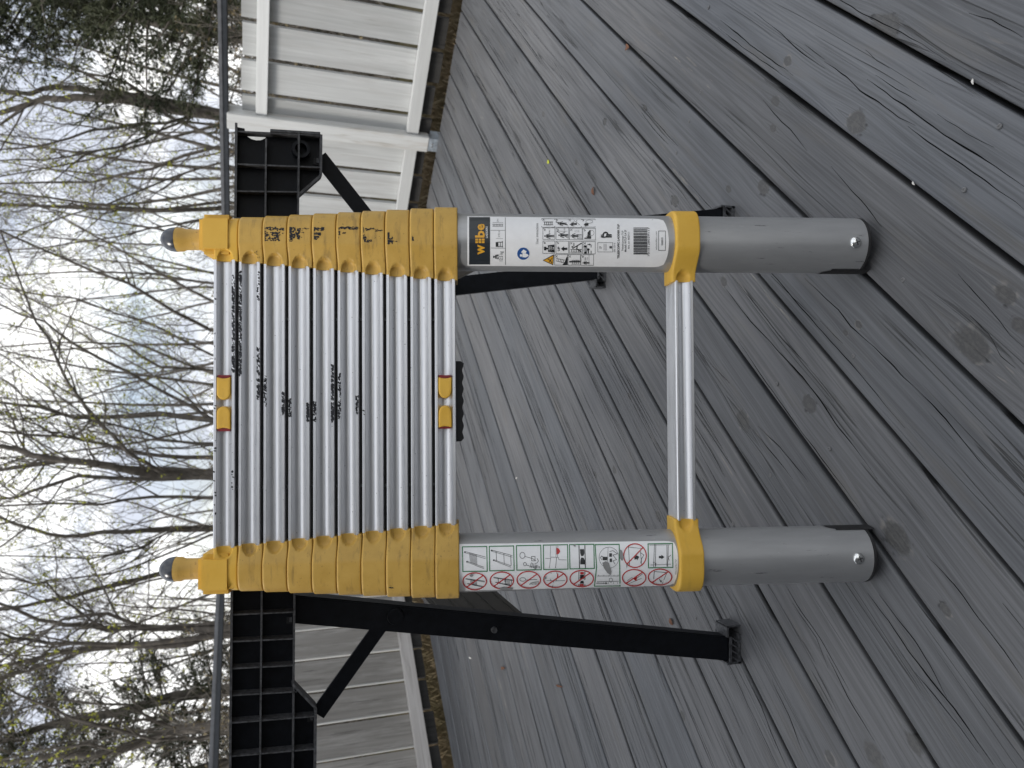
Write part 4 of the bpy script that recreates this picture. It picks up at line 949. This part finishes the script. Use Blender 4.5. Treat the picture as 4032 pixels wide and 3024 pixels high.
def rails(S, ox, oy, k=1.0, n=8, sq=1.0, fold=True, wd=3.4):
    S.strip([(ox, oy), (ox + 180 * k, oy + 48 * k * sq)], wd, K); S.strip([(ox + 6, oy + 12 * sq), (ox + 180 * k, oy + 62 * k * sq)], wd, K); S.ell(ox, oy + 5 * sq, 8 * k, 7 * sq, K)
    S.strip([(ox + 20 * k, oy + 84 * sq), (ox + 165 * k, oy + 135 * sq)], wd, K); S.strip([(ox + 26 * k, oy + 94 * sq), (ox + 165 * k, oy + 147 * sq)], wd, K); S.ell(ox + 18 * k, oy + 88 * sq, 8 * k, 7 * sq, K)
    if fold:
        for q in range(n): S.strip([(ox + 38 * k + q * 9 * k, oy + 8 * sq + q * 2.5 * sq), (ox + 48 * k + q * 8 * k, oy + (96 + q * 2.6) * sq)], 3, K)
    else:
        for q in (38, 105, 165): S.strip([(ox + q * k, oy + q * .28 * sq), (ox + (q + 4) * k, oy + (84 + q * .3) * sq)], 4, K)
rails(S, 112, 270); rails(S, 345, 257, 1, 8, 1, False); rails(S, 122, 503, .9, 8, .5); rails(S, 366, 492, .9, 5, .5, False)
for q in range(6): S.strip([(455 + q * 9, 515 + q), (470 + q * 7, 560)], 2.5, K)
S.ering(612, 303, 22, 26, 4, K); S.strip([(632, 312), (700, 330), (730, 350)], 4, K); S.ering(634, 378, 13, 14, 4, K); S.strip([(645, 385), (720, 410)], 4, K); S.box(692, 312, 722, 350, 4, K); S.strip([(740, 330), (752, 350), (738, 370), (722, 372)], 4, K)
for q in range(7): S.strip([(690 + q * 11, 365 + q * 5), (678 + q * 14, 408 + q)], 4, K)
S.ering(615, 510, 26, 15, 3.5, K); S.strip([(640, 515), (740, 510)], 3, K); [S.strip([(690 + q * 10, 535 - q * 2), (672 + q * 13, 556)], 3.5, K) for q in range(7)]
for x in (862, 912, 926): S.strip([(x - 5, 222), (x - 8, 318)], 3, K)
S.strip([(812, 328), (858, 330), (860, 318), (925, 320), (930, 340), (996, 342)], 3, K); S.strip([(858, 330), (846, 412)], 3, K); S.strip([(910, 322), (900, 412)], 4, K); S.poly([(909, 238), (930, 245), (942, 268), (930, 288), (909, 296)], RD)
for x in (862, 912): S.strip([(x, 445), (x - 4, 520)], 3, K)
S.strip([(822, 520), (930, 522), (985, 518)], 3, K); S.strip([(885, 522), (876, 572)], 3, K); S.poly([(915, 455), (924, 465), (925, 492), (912, 498)], RD)
for x in (1105, 1156): S.strip([(x, 218), (x + 4, 412)], 7, K)
S.poly([(1113, 250), (1150, 250), (1152, 285), (1142, 308), (1124, 308), (1115, 285)], K); S.poly([(1125, 322), (1143, 322), (1156, 345), (1156, 380), (1117, 380), (1116, 345)], K)
for x in (1104, 1156): S.strip([(x, 444), (x, 562)], 6, K)
S.rect(1114, 470, 1148, 505, K); S.poly([(1120, 522), (1142, 522), (1150, 545), (1112, 545)], K); S.rect(1116, 446, 1146, 466, RD); S.rect(1112, 550, 1146, 564, RD)
S.ering(1366, 322, 86, 90, 3, Gr); S.strip([(1358, 235), (1352, 410)], 3, Gr); S.rect(1310, 315, 1352, 345, K); S.strip([(1302, 340), (1292, 322), (1302, 308), (1314, 316)], 5, K); S.rect(1368, 285, 1392, 315, K); S.rect(1372, 330, 1392, 360, K); S.strip([(1372, 270), (1400, 262), (1440, 290), (1400, 300), (1432, 340), (1400, 350), (1420, 380)], 4, K)
S.poly([(1308, 365), (1338, 352), (1365, 366), (1388, 440), (1380, 470), (1350, 452), (1318, 405)], M_TORN, .0011); S.poly([(1455, 250), (1478, 262), (1496, 320), (1480, 352), (1462, 330)], M_TORN, .0011); S.poly([(1512, 372), (1528, 380), (1520, 415)], M_TORN, .0011)
S.strip([(1262, 480), (1450, 480)], 3, K); S.strip([(1262, 530), (1450, 525)], 3, K); [S.strip([(x, 470), (x - 4, 545)], 3, K) for x in (1275, 1322, 1366, 1410, 1445)]; S.strip([(1255, 542), (1340, 542)], 4, K); S.poly([(1335, 534), (1356, 542), (1335, 550)], K); S.ering(1382, 515, 14, 18, 3, K)
for (a, c, d_) in ((1762, 205, 402), (1870, 215, 398)): S.strip([(a, c), (a - 8 if a < 1800 else a, d_)], 4, K); S.strip([(a + 12, c), (a + 6, d_)], 4, K)
S.strip([(1720, 215), (1900, 212)], 3, K); S.strip([(1725, 385), (1905, 378)], 3, K); S.poly([(1800, 308), (1822, 308), (1822, 298), (1848, 317), (1822, 337), (1822, 327), (1800, 327)], K); S.strip([(1905, 300), (1880, 320), (1890, 345)], 4, K); S.strip([(1750, 365), (1775, 370), (1770, 395)], 4, K)
for (a, c, d_) in ((1535, 215, 390), (1640, 270, 380)): S.strip([(a, c), (a + 10, d_)], 4, K)
S.strip([(1520, 230), (1660, 245)], 3, K); S.poly([(1585, 315), (1600, 308), (1596, 298), (1630, 315), (1612, 345), (1606, 334), (1588, 340)], K); S.strip([(1640, 280), (1670, 300), (1650, 330), (1640, 370)], 4, K)
S.strip([(1525, 520), (1560, 495), (1600, 505), (1660, 460)], 3, K); S.strip([(1540, 545), (1600, 520), (1650, 500)], 3, K); S.poly([(1580, 505), (1595, 495), (1612, 488), (1604, 508), (1612, 520), (1592, 518)], RD)
S.strip([(1760, 440), (1752, 545)], 5, K); S.strip([(1760, 442), (1870, 450), (1830, 545)], 4, K); S.strip([(1805, 508), (1818, 528)], 6, K); S.poly([(1808, 526), (1826, 518), (1822, 538)], K)
S.text('Wibe Ladders TLP', 1942, 1954, 338, 468, Gr)
S.poly([(150, 470), (170, 458), (188, 470), (176, 486), (156, 484)], M_TORN, .0011); S.poly([(410, 582), (440, 574), (530, 580), (525, 594), (420, 596)], M_TORN, .0011); S.poly([(712, 395), (735, 390), (730, 422), (716, 418)], M_TORN, .0011); S.poly([(795, 492), (815, 480), (822, 500), (800, 512)], M_TORN, .0011); S.poly([(1050, 216), (1078, 208), (1072, 232)], M_TORN, .0011)
S.finish(((lambda t: 63, lambda t: 206 - 30 * t + (14 * max(0, t - .97) / .03)), (lambda t: 1966 - 34 * abs(2 * t - 1) ** 3, lambda t: 610 - 46 * t - (18 * max(0, t - .97) / .03))), 'sticker', inames, 'white sticker with rows of green squares and red crossed-out circles, torn in places')

# ------------------------------------------------------------------ trees and shrubs beyond the fence
def mat_leaf(name, a, b):
    m = NT(name); m.set(a, .6, 0, .3); oi = m.n('ShaderNodeTexCoord'); f = m.noise(oi.outputs['Object'], 3.0, 3)
    m.l(m.mix(m.ramp(f, .35, .65), a, b), m.b.inputs['Base Color']); m.b.inputs['Transmission Weight'].default_value = 0
    m.b.inputs['Subsurface Weight'].default_value = 0
    return m.m
M_LEAF = mat_leaf('young_spring_leaves', (.26, .29, .025), (.46, .46, .06))
M_NEED = mat_leaf('conifer_needles', (.030, .040, .020), (.070, .075, .040))
M_DRY = mat_leaf('dry_brown_leaves', (.13, .10, .05), (.20, .16, .085))
def rv(r, k=1.0): return Vector((r.uniform(-1, 1), r.uniform(-1, 1), r.uniform(-1, 1))) * k
def grow(mb, leaves, r, p, d, length, rad, lvl, cfg):
    n = 6 if lvl <= 1 else (4 if lvl == 2 else 3); pts = [p.copy()]; q = p.copy(); dd = d.copy(); st = length / n
    for i in range(n):
        dd = (dd + rv(r, cfg['wob'] * (1 + .5 * lvl)) + Vector((0, 0, cfg['up']))).normalized(); q = q + dd * st; pts.append(q.copy())
    rads = [max(cfg['rmin'], rad * (1 - .82 * i / n)) for i in range(n + 1)]
    mb.tube(pts, rads, 6 if lvl == 0 else (5 if lvl == 1 else 3))
    if lvl < cfg['max']: sprout(mb, leaves, r, pts, rads, length, lvl, cfg)
    else: leafs(leaves, r, pts[-1], cfg)
    if lvl >= cfg['max'] - 1 and r.random() < cfg['leafp']: leafs(leaves, r, pts[len(pts) // 2], cfg)
def leafs(leaves, r, p, cfg):
    if r.random() > cfg['leafp']: return
    v, f = leaves
    for _ in range(r.randint(2, cfg.get('leafn', 4))):
        c = p + rv(r, cfg['leafs'] * 1.3); a = rv(r).normalized() * cfg['leafs'] * r.uniform(.5, 1.1); b = rv(r).normalized().cross(a.normalized()) * cfg['leafs'] * .45; k = len(v)
        v += [c - a, c + b, c + a, c - b]; f.append((k, k + 1, k + 2, k + 3))
def sprout(mb, leaves, r, pts, rads, length, lvl, cfg):
    N_ = len(pts) - 1; cnt = cfg['kids'][lvl] * length
    k = int(cnt) + (1 if r.random() < cnt - int(cnt) else 0)
    for _ in range(k):
        t = r.uniform(cfg['t0'], 1.0) * N_; i = min(N_ - 1, int(t)); u = t - i; p = pts[i].lerp(pts[i + 1], u); ax = (pts[i + 1] - pts[i]).normalized(); rd = rads[i] * (1 - u) + rads[i + 1] * u
        s = ax.cross(rv(r)).normalized(); ang = math.radians(r.uniform(*cfg['ang'])); d = (ax * math.cos(ang) + s * math.sin(ang)).normalized()
        ln = cfg['len'][lvl] * r.uniform(.5, 1.25); grow(mb, leaves, r, p, d, ln, min(rd * .7, cfg['rad'][lvl]) * r.uniform(.7, 1.1), lvl + 1, cfg)
CFG = dict(wob=.16, up=.06, rmin=.0020, kids=[3.0, 4.4, 5.2], len=[1.05, .50, .26], rad=[.0095, .0050, .0030], ang=(20, 58), t0=.12, max=3, leafp=.44, leafs=.020, leafn=9)
def limb_tree(name, dist, base, limbs, label, seed, cfg=CFG, group=None):
    """limbs: list of (radius px, [(x, y) ...]) traced from the photograph, put at their own distance; they start from a common stem"""
    r = random.Random(seed); bp = onY(base[0], base[1], dist); bp.z = -.17
    root = empty(name, Matrix.Translation(bp)); tag(root, label, 'tree', group)
    mb = MB(); lv = ([], []); tw = MB()
    for rp, pl in limbs:
        dj = r.uniform(-.5, .5); pts = []
        for k, (x, y) in enumerate(pl):
            pts.append(onY(x, y, dist + dj * min(1, k / 2.0) + r.uniform(-.08, .08)) - bp)
        last = pts[-1] + (pts[-1] - pts[-2]).normalized() * 1.3; pts.append(last)
        first = pts[0]
        low = Vector((first.x * .35, first.y * .3, 0)); pts = [low, low.lerp(first, .5) + Vector((0, 0, -.03)), first] + pts[1:]
        sm = []
        for i in range(len(pts) - 1):
            for u in (0, .5): sm.append(pts[i].lerp(pts[i + 1], u) + (rv(r, .018) if i > 1 else Vector()))
        sm.append(pts[-1]); n = len(sm); R0 = rp / F * dist * .72
        rads = [max(.006, R0 * (1.25 - .95 * i / (n - 1))) for i in range(n)]
        mb.tube(sm, rads, 7)
        L_ = sum((sm[i + 1] - sm[i]).length for i in range(n - 1))
        sprout(tw, lv, r, sm[2:], rads[2:], L_ * .9, 0, cfg)
    o = mb.build('trunk', M_BARK, root, smooth=True, fix=False); 
    tw.build('branches', M_TWIG, root, fix=False)['kind'] = 'stuff'
    o3 = mesh_obj('crown', lv[0], lv[1], M_LEAF, root)
    return root
T1 = [(26, [(856, 452), (663, 422), (482, 392), (301, 374), (181, 392), (0, 434)]), (20, [(856, 440), (603, 386), (386, 356), (211, 338), (120, 365), (0, 350)]), (9, [(772, 461), (543, 494), (362, 512), (181, 567), (0, 594)]),
      (7, [(723, 482), (482, 573), (271, 615), (60, 633)]), (8, [(640, 420), (500, 330), (350, 290), (150, 250), (0, 225)]), (6, [(700, 420), (560, 340), (480, 250), (420, 140)])]
limb_tree('deciduous_tree', 9.0, (900, 470), T1, 'budding tree with a twin stem rising just beyond the square white fence post', 21)
T1b = [(10, [(856, 573), (603, 663), (362, 711), (0, 723)]), (13, [(856, 820), (603, 826), (253, 814), (0, 802)]), (9, [(856, 800), (630, 832), (362, 800), (0, 750)]), (6, [(856, 645), (663, 700), (420, 800), (120, 900), (0, 960)]), (6, [(856, 860), (600, 900), (300, 960), (0, 990)])]
limb_tree('deciduous_tree', 10.2, (900, 740), T1b, 'thin budding tree with dark wavy stems behind the right ladder cap', 22)
T2 = [(7, [(832, 1115), (603, 1078), (301, 1072), (0, 1090)]), (10, [(832, 1300), (700, 1230), (500, 1120), (250, 1020), (0, 900)]), (8, [(832, 1464), (633, 1446), (482, 1356), (338, 1344), (121, 1362)]), (7, [(832, 1400), (600, 1280), (300, 1180), (0, 1130)])]
limb_tree('deciduous_tree', 10.8, (900, 1280), T2, 'loose leafy budding tree spreading behind the upper rungs, right of the dark bent limb', 23)
T2b = [(10, [(832, 1651), (753, 1609), (512, 1464), (289, 1350), (181, 1271), (0, 1199)]), (15, [(832, 1654), (633, 1627), (422, 1639), (301, 1642), (151, 1609), (0, 1582)]), (12, [(832, 1808), (633, 1796), (422, 1753), (241, 1723), (0, 1700)]), (11, [(832, 1880), (633, 1862), (512, 1778), (362, 1639), (271, 1512), (181, 1337), (121, 1199)]),
       (24, [(832, 1880), (603, 1868), (362, 1826), (121, 1790), (0, 1766)]), (12, [(633, 1892), (301, 1868), (121, 1940), (0, 1964)]), (8, [(832, 1753), (633, 1723), (482, 1675), (362, 1657), (150, 1500)]), (20, [(832, 1860), (520, 1850), (300, 1812), (150, 1830), (0, 1850)]), (10, [(820, 1960), (600, 1960), (400, 1985), (0, 1990)])]
limb_tree('deciduous_tree', 8.2, (900, 1840), T2b, 'large many-stemmed budding tree with thick dark limbs behind the middle of the ladder', 24)
T3 = [(14, [(827, 2074), (679, 2086), (494, 2093), (309, 2111), (185, 2105), (62, 2068), (0, 2037)]), (6, [(827, 2111), (617, 2198), (432, 2259), (185, 2290), (0, 2333)]), (16, [(827, 2225), (630, 2265), (370, 2327), (185, 2370), (0, 2401)]), (6, [(679, 2086), (560, 2160), (350, 2200), (0, 2180)])]
limb_tree('deciduous_tree', 8.6, (900, 2150), T3, 'budding tree with a pale slanting limb behind the left ladder cap', 25)
T3b = [(17, [(827, 2475), (617, 2475), (432, 2475), (265, 2463), (154, 2432), (0, 2380)]), (21, [(800, 2510), (741, 2531), (525, 2537), (340, 2556), (247, 2574), (0, 2623)]), (12, [(525, 2537), (340, 2556), (185, 2623), (0, 2667)]), (12, [(560, 2535), (309, 2530), (100, 2520), (0, 2500)]), (10, [(600, 2475), (430, 2420), (250, 2440), (100, 2550), (0, 2600)]), (7, [(432, 2475), (300, 2400), (180, 2300), (50, 2290)])]
limb_tree('deciduous_tree', 7.8, (900, 2500), T3b, 'budding tree forking low above the left part of the black workbench panel', 26)
T4 = [(28, [(821, 2860), (679, 2870), (586, 2926), (370, 2969), (0, 3000)]), (12, [(821, 2840), (650, 2890), (480, 2960), (350, 2930), (0, 2990)]), (9, [(780, 2900), (600, 2920), (300, 2830), (100, 2740), (0, 2700)]), (8, [(700, 2880), (500, 2780), (250, 2760), (0, 2810)])]
limb_tree('deciduous_tree', 7.2, (900, 2860), T4, 'crooked budding tree with a broad bark trunk above the weathered brown fence', 27)
# trees further back: three shapes, copied
def proto_tree(seed, h=6.0):
    r = random.Random(seed); mb = MB(); tw = MB(); lv = ([], [])
    for q in range(r.randint(3, 5)):
        d = (Vector((r.uniform(-.35, .35), r.uniform(-.35, .35), 1))).normalized(); pts = [Vector((0, 0, 0))]; dd = d
        for i in range(8): dd = (dd + rv(r, .10)).normalized(); pts.append(pts[-1] + dd * h / 8)
        rads = [.036 * (1.1 - .95 * i / 8) for i in range(9)]; mb.tube(pts, rads, 6)
        sprout(tw, lv, r, pts, rads, h, 0, dict(CFG, kids=[2.0, 3.0, 3.4], len=[1.25, .55, .30], leafs=.028, rmin=.0030))
    root = empty('deciduous_tree'); tag(root, 'slender grey budding tree in the row further back', 'tree', 'slender budding trees further back')
    mb.build('trunk', M_BARK, root, smooth=True, fix=False); tw.build('branches', M_TWIG, root, fix=False)['kind'] = 'stuff'; mesh_obj('crown', lv[0], lv[1], M_LEAF, root)
    return root
def place_copy(src, loc_, rz, sc, first):
    if first: c = src
    else:
        c = src.copy(); COL.objects.link(c)
        for ch in list(src.children):
            e = ch.copy(); COL.objects.link(e); e.parent = c
    c.location = loc_; c.rotation_euler = (0, 0, rz); c.scale = (sc, sc, sc); return c
protos = [proto_tree(31), proto_tree(32), proto_tree(33)]; used = set(); rt = random.Random(9)
i = 0
ZONE = ((260, 'behind the white-glazed fence'), (520, 'behind the square fence post'), (850, 'above the right-hand end of the ribbed workbench panel'), (1150, 'behind the cap over the black-scuffed clamps'), (1450, 'beside the upper pair of release buttons'), (1750, 'behind the dark bent limb'), (2050, 'behind the thick-limbed tree'), (2330, 'behind the cap over the unscuffed clamps'), (2650, 'behind the low-forking tree'), (9999, 'behind the crooked broad trunk'))
def zone(y): return next(z for lim, z in ZONE if y < lim)
for (yy_, dd) in [(60, 15), (400, 16), (640, 14), (980, 15), (1300, 16.5), (1560, 14.5), (1780, 18), (2180, 15), (2480, 17), (2800, 15.5), (480, 22), (1130, 21), (1420, 22), (1960, 22), (2400, 22), (2980, 21)]:
    k = i % 3; p = onY(900, yy_, dd); c = place_copy(protos[k], (p.x, p.y, -.17), rt.uniform(0, 6.28), rt.uniform(.85, 1.15), k not in used); used.add(k); i += 1
    c['label'] = ('slender budding tree ' if dd < 19 else 'distant thin budding tree ') + zone(yy_)
# conifers
def conifer(seed, h, spread, name, label, group=None):
    r = random.Random(seed); mb = MB(); tw = MB(); v = []; f = []
    pts = [Vector((r.uniform(-.03, .03) * i, r.uniform(-.03, .03) * i, h * i / 8)) for i in range(9)]; mb.tube(pts, [.085 * (1.05 - .95 * i / 8) for i in range(9)], 8)
    nb_ = int(h * 25)
    for b_ in range(nb_):
        z = h * (.06 + .94 * b_ / nb_); L_ = spread * (1 - .55 * z / h) * r.uniform(.55, 1.1); a = r.uniform(0, 6.283); d = Vector((math.cos(a), math.sin(a), r.uniform(.05, .5))).normalized()
        t = z / h * 8; i = min(7, int(t)); p = pts[i].lerp(pts[i + 1], t - i); bp = [p]
        for q in range(5): d = (d + rv(r, .12) + Vector((0, 0, .02))).normalized(); bp.append(bp[-1] + d * L_ / 5)
        tw.tube(bp, [.012 * (1 - .15 * q) for q in range(6)], 4)
        for q in range(int(L_ * 60)):
            u = r.uniform(.18, 1) * 5; ii = min(4, int(u)); c = bp[ii].lerp(bp[ii + 1], u - ii); sd = (bp[ii + 1] - bp[ii]).normalized(); e = (sd * .5 + rv(r, .9)).normalized(); le = r.uniform(.08, .22)
            tip = c + e * le
            for w_ in range(12):
                c2 = c.lerp(tip, r.uniform(.1, 1)); a_ = (e + rv(r, .8)).normalized() * r.uniform(.03, .06); b2 = a_.cross(rv(r)).normalized() * .0055; k = len(v)
                v += [c2, c2 + a_ * .5 + b2, c2 + a_, c2 + a_ * .5 - b2]; f.append((k, k + 1, k + 2, k + 3))
    root = empty(name); tag(root, label, 'tree', group)
    mb.build('trunk', M_BARK, root, smooth=True, fix=False); tw.build('branches', M_TWIG, root, fix=False)['kind'] = 'stuff'; mesh_obj('crown', v, f, M_NEED, root); return root
for (yy_, dd, sd_, h, sp_, lab) in ((130, 7.4, 41, 5.2, 1.25, 'dark evergreen conifer rising behind the white-glazed fence'), (-90, 6.2, 44, 4.0, 1.0, 'low dark conifer with drooping sprays beside the taller evergreen'), (2730, 9.2, 42, 4.6, 1.1, 'sparse brownish evergreen behind the left end of the workbench'), (3010, 8.8, 43, 3.8, 1.0, 'short dusky evergreen at the crooked trunk above the brown fence')):
    c = conifer(sd_, h, sp_, 'conifer_tree', lab); p = onY(900, yy_, dd); c.location = (p.x, p.y, -.17)
# brushwood at the foot of the trees
def shrub(seed):
    r = random.Random(seed); tw = MB(); lv = ([], []); cf = dict(CFG, kids=[6, 6, 5], len=[.45, .25, .15], rad=[.006, .004, .003], rmin=.0022, max=2, leafp=.5, leafs=.02, leafn=4, up=.03)
    for q in range(22):
        d = Vector((r.uniform(-.7, .7), r.uniform(-.7, .7), 1)).normalized(); grow(tw, lv, r, Vector((r.uniform(-.35, .35), r.uniform(-.3, .3), 0)), d, r.uniform(.7, 1.35), .009, 0, dict(cf, max=2))
    root = empty('shrub'); tag(root, 'brown leafless shrub in the undergrowth beyond the fence', 'shrub', 'undergrowth shrubs beyond the fence')
    tw.build('stems', M_TWIG, root, fix=False); mesh_obj('foliage', lv[0], lv[1], M_DRY, root); return root
sp2 = [shrub(51), shrub(52)]; used = set(); i = 0
for (yy_, dd) in [(-50, 5.6), (90, 6.4), (230, 5.3), (380, 6.0), (560, 6.8), (700, 6.2), (860, 7.0), (1000, 6.6), (1150, 7.4), (1330, 7.0), (1500, 7.6), (1680, 7.0), (1850, 7.4), (2020, 6.8), (2180, 7.2), (2350, 6.4), (2480, 7.0), (2600, 6.0), (2740, 6.6), (2860, 5.6), (2960, 6.3), (3060, 5.4)]:
    k = i % 2; p = onY(960, yy_, dd); c = place_copy(sp2[k], (p.x, p.y, -.17), rt.uniform(0, 6.28), rt.uniform(.75, 1.05), k not in used); used.add(k); i += 1; c['label'] = ('nearer ' if dd < 6.3 else 'farther ') + ('low ' if c.scale[0] < .9 else 'tall ') + 'brown undergrowth shrub ' + zone(yy_)
# dry grass along the fence foot
gv = []; gf = []; gr_ = random.Random(77)
def blade(p, h):
    a = gr_.uniform(0, 6.283); wv = Vector((math.cos(a), math.sin(a), 0)) * gr_.uniform(.0012, .0028); ln = Vector((gr_.uniform(-1, 1), gr_.uniform(-1, 1), 0)) * h * .6; k = len(gv)
    gv.extend([p - wv, p + wv, p + ln * .4 + Vector((0, 0, h * .6)) + wv * .6, p + ln + Vector((0, 0, h))]); gf.append((k, k + 1, k + 2)); gf.append((k, k + 2, k + 3))
for _ in range(15000):
    t, s = T_END + gr_.uniform(.02, .9) ** 1.0, gr_.uniform(-3.6, -.3); blade(dts(t, s, -.17), gr_.uniform(.05, .17))
for _ in range(15000):
    t, s = gr_.uniform(.6, 3.6), -3.075 - gr_.uniform(.02, .9); blade(dts(t, s, -.17), gr_.uniform(.05, .17))
go = mesh_obj('grass', gv, gf, mat_leaf('dry_grass', (.13, .11, .06), (.26, .20, .13))); tag(go, 'dry brownish grass growing along the foot of the fence', 'grass', kind='stuff')
# small litter on the deck
def flake(name, px, py, ln, wd, ang, mat, label, cat, curl=.0012):
    p = onz(px, py); d = Vector((math.cos(ang), math.sin(ang), 0)); n = Vector((-d.y, d.x, 0)); vs_ = []; m = 6
    for k in range(m + 1):
        t = k / m; ww = wd * math.sin(math.pi * (.12 + .8 * t)); z = .0012 + curl * math.sin(math.pi * t) 
        for sg in (-1, 0, 1): vs_.append(d * (ln * (t - .5)) + n * (ww * sg) + Vector((0, 0, z + (curl * .6 if sg else 0))))
    fs_ = [(k * 3 + j, k * 3 + j + 1, k * 3 + 4 + j, k * 3 + 3 + j) for k in range(m) for j in range(2)]
    o = mesh_obj(name, vs_, fs_, mat); o.location = p; mo = o.modifiers.new('thick', 'SOLIDIFY'); mo.thickness = .0006; tag(o, label, cat); return o
M_BUD = simple('fresh_green_leaf', (.42, .45, .03), .6); M_BRN = simple('brown_dead_leaf', (.16, .08, .05), .8, 0, .2, .3, 100); M_CHIP = simple('pale_chip', (.72, .70, .66), .8, 0, .2, .1, 60)
flake('leaf', 2161, 637, .016, .0055, .9, M_BUD, 'tiny bright yellow-green leaf on the deck boards', 'leaf')
flake('leaf', 2341, 752, .020, .006, .2, M_BRN, 'curled grey-brown dead leaf on the deck beside the right ladder rail', 'leaf', .003)
flake('leaf', 2474, 187, .014, .007, 1.2, M_BRN, 'round brown dead leaf caught in a gap between deck boards', 'leaf', .003)
flake('leaf', 1984, 2630, .040, .005, -1.2, M_BRN, 'long reddish dead leaf near the far deck edge', 'leaf', .004)
flake('leaf', 2206, 2700, .045, .003, -1.3, M_BRN, 'thin reddish dead leaf lying along a deck board gap', 'leaf', .003)
flake('wood_chip', 2036, 1883, .011, .0026, -1.1, M_CHIP, 'white chip on the deck seen between the ladder rails', 'chip')
flake('wood_chip', 3836, 322, .007, .0015, .1, M_CHIP, 'white chip lying in a deck board gap by the large knot', 'chip')
flake('wood_chip', 3602, 722, .006, .0013, .5, M_CHIP, 'small pale splinter at a board gap beside the right ladder foot', 'chip')
flake('wood_chip', 2647, 2446, .014, .005, .8, M_BRN, 'small brown bark crumb beside the workbench foot', 'chip', .002)
flake('wood_chip', 1853, 2590, .030, .0028, -1.4, M_CHIP, 'pale yellow straw piece near the far deck edge by the brown fence', 'straw')
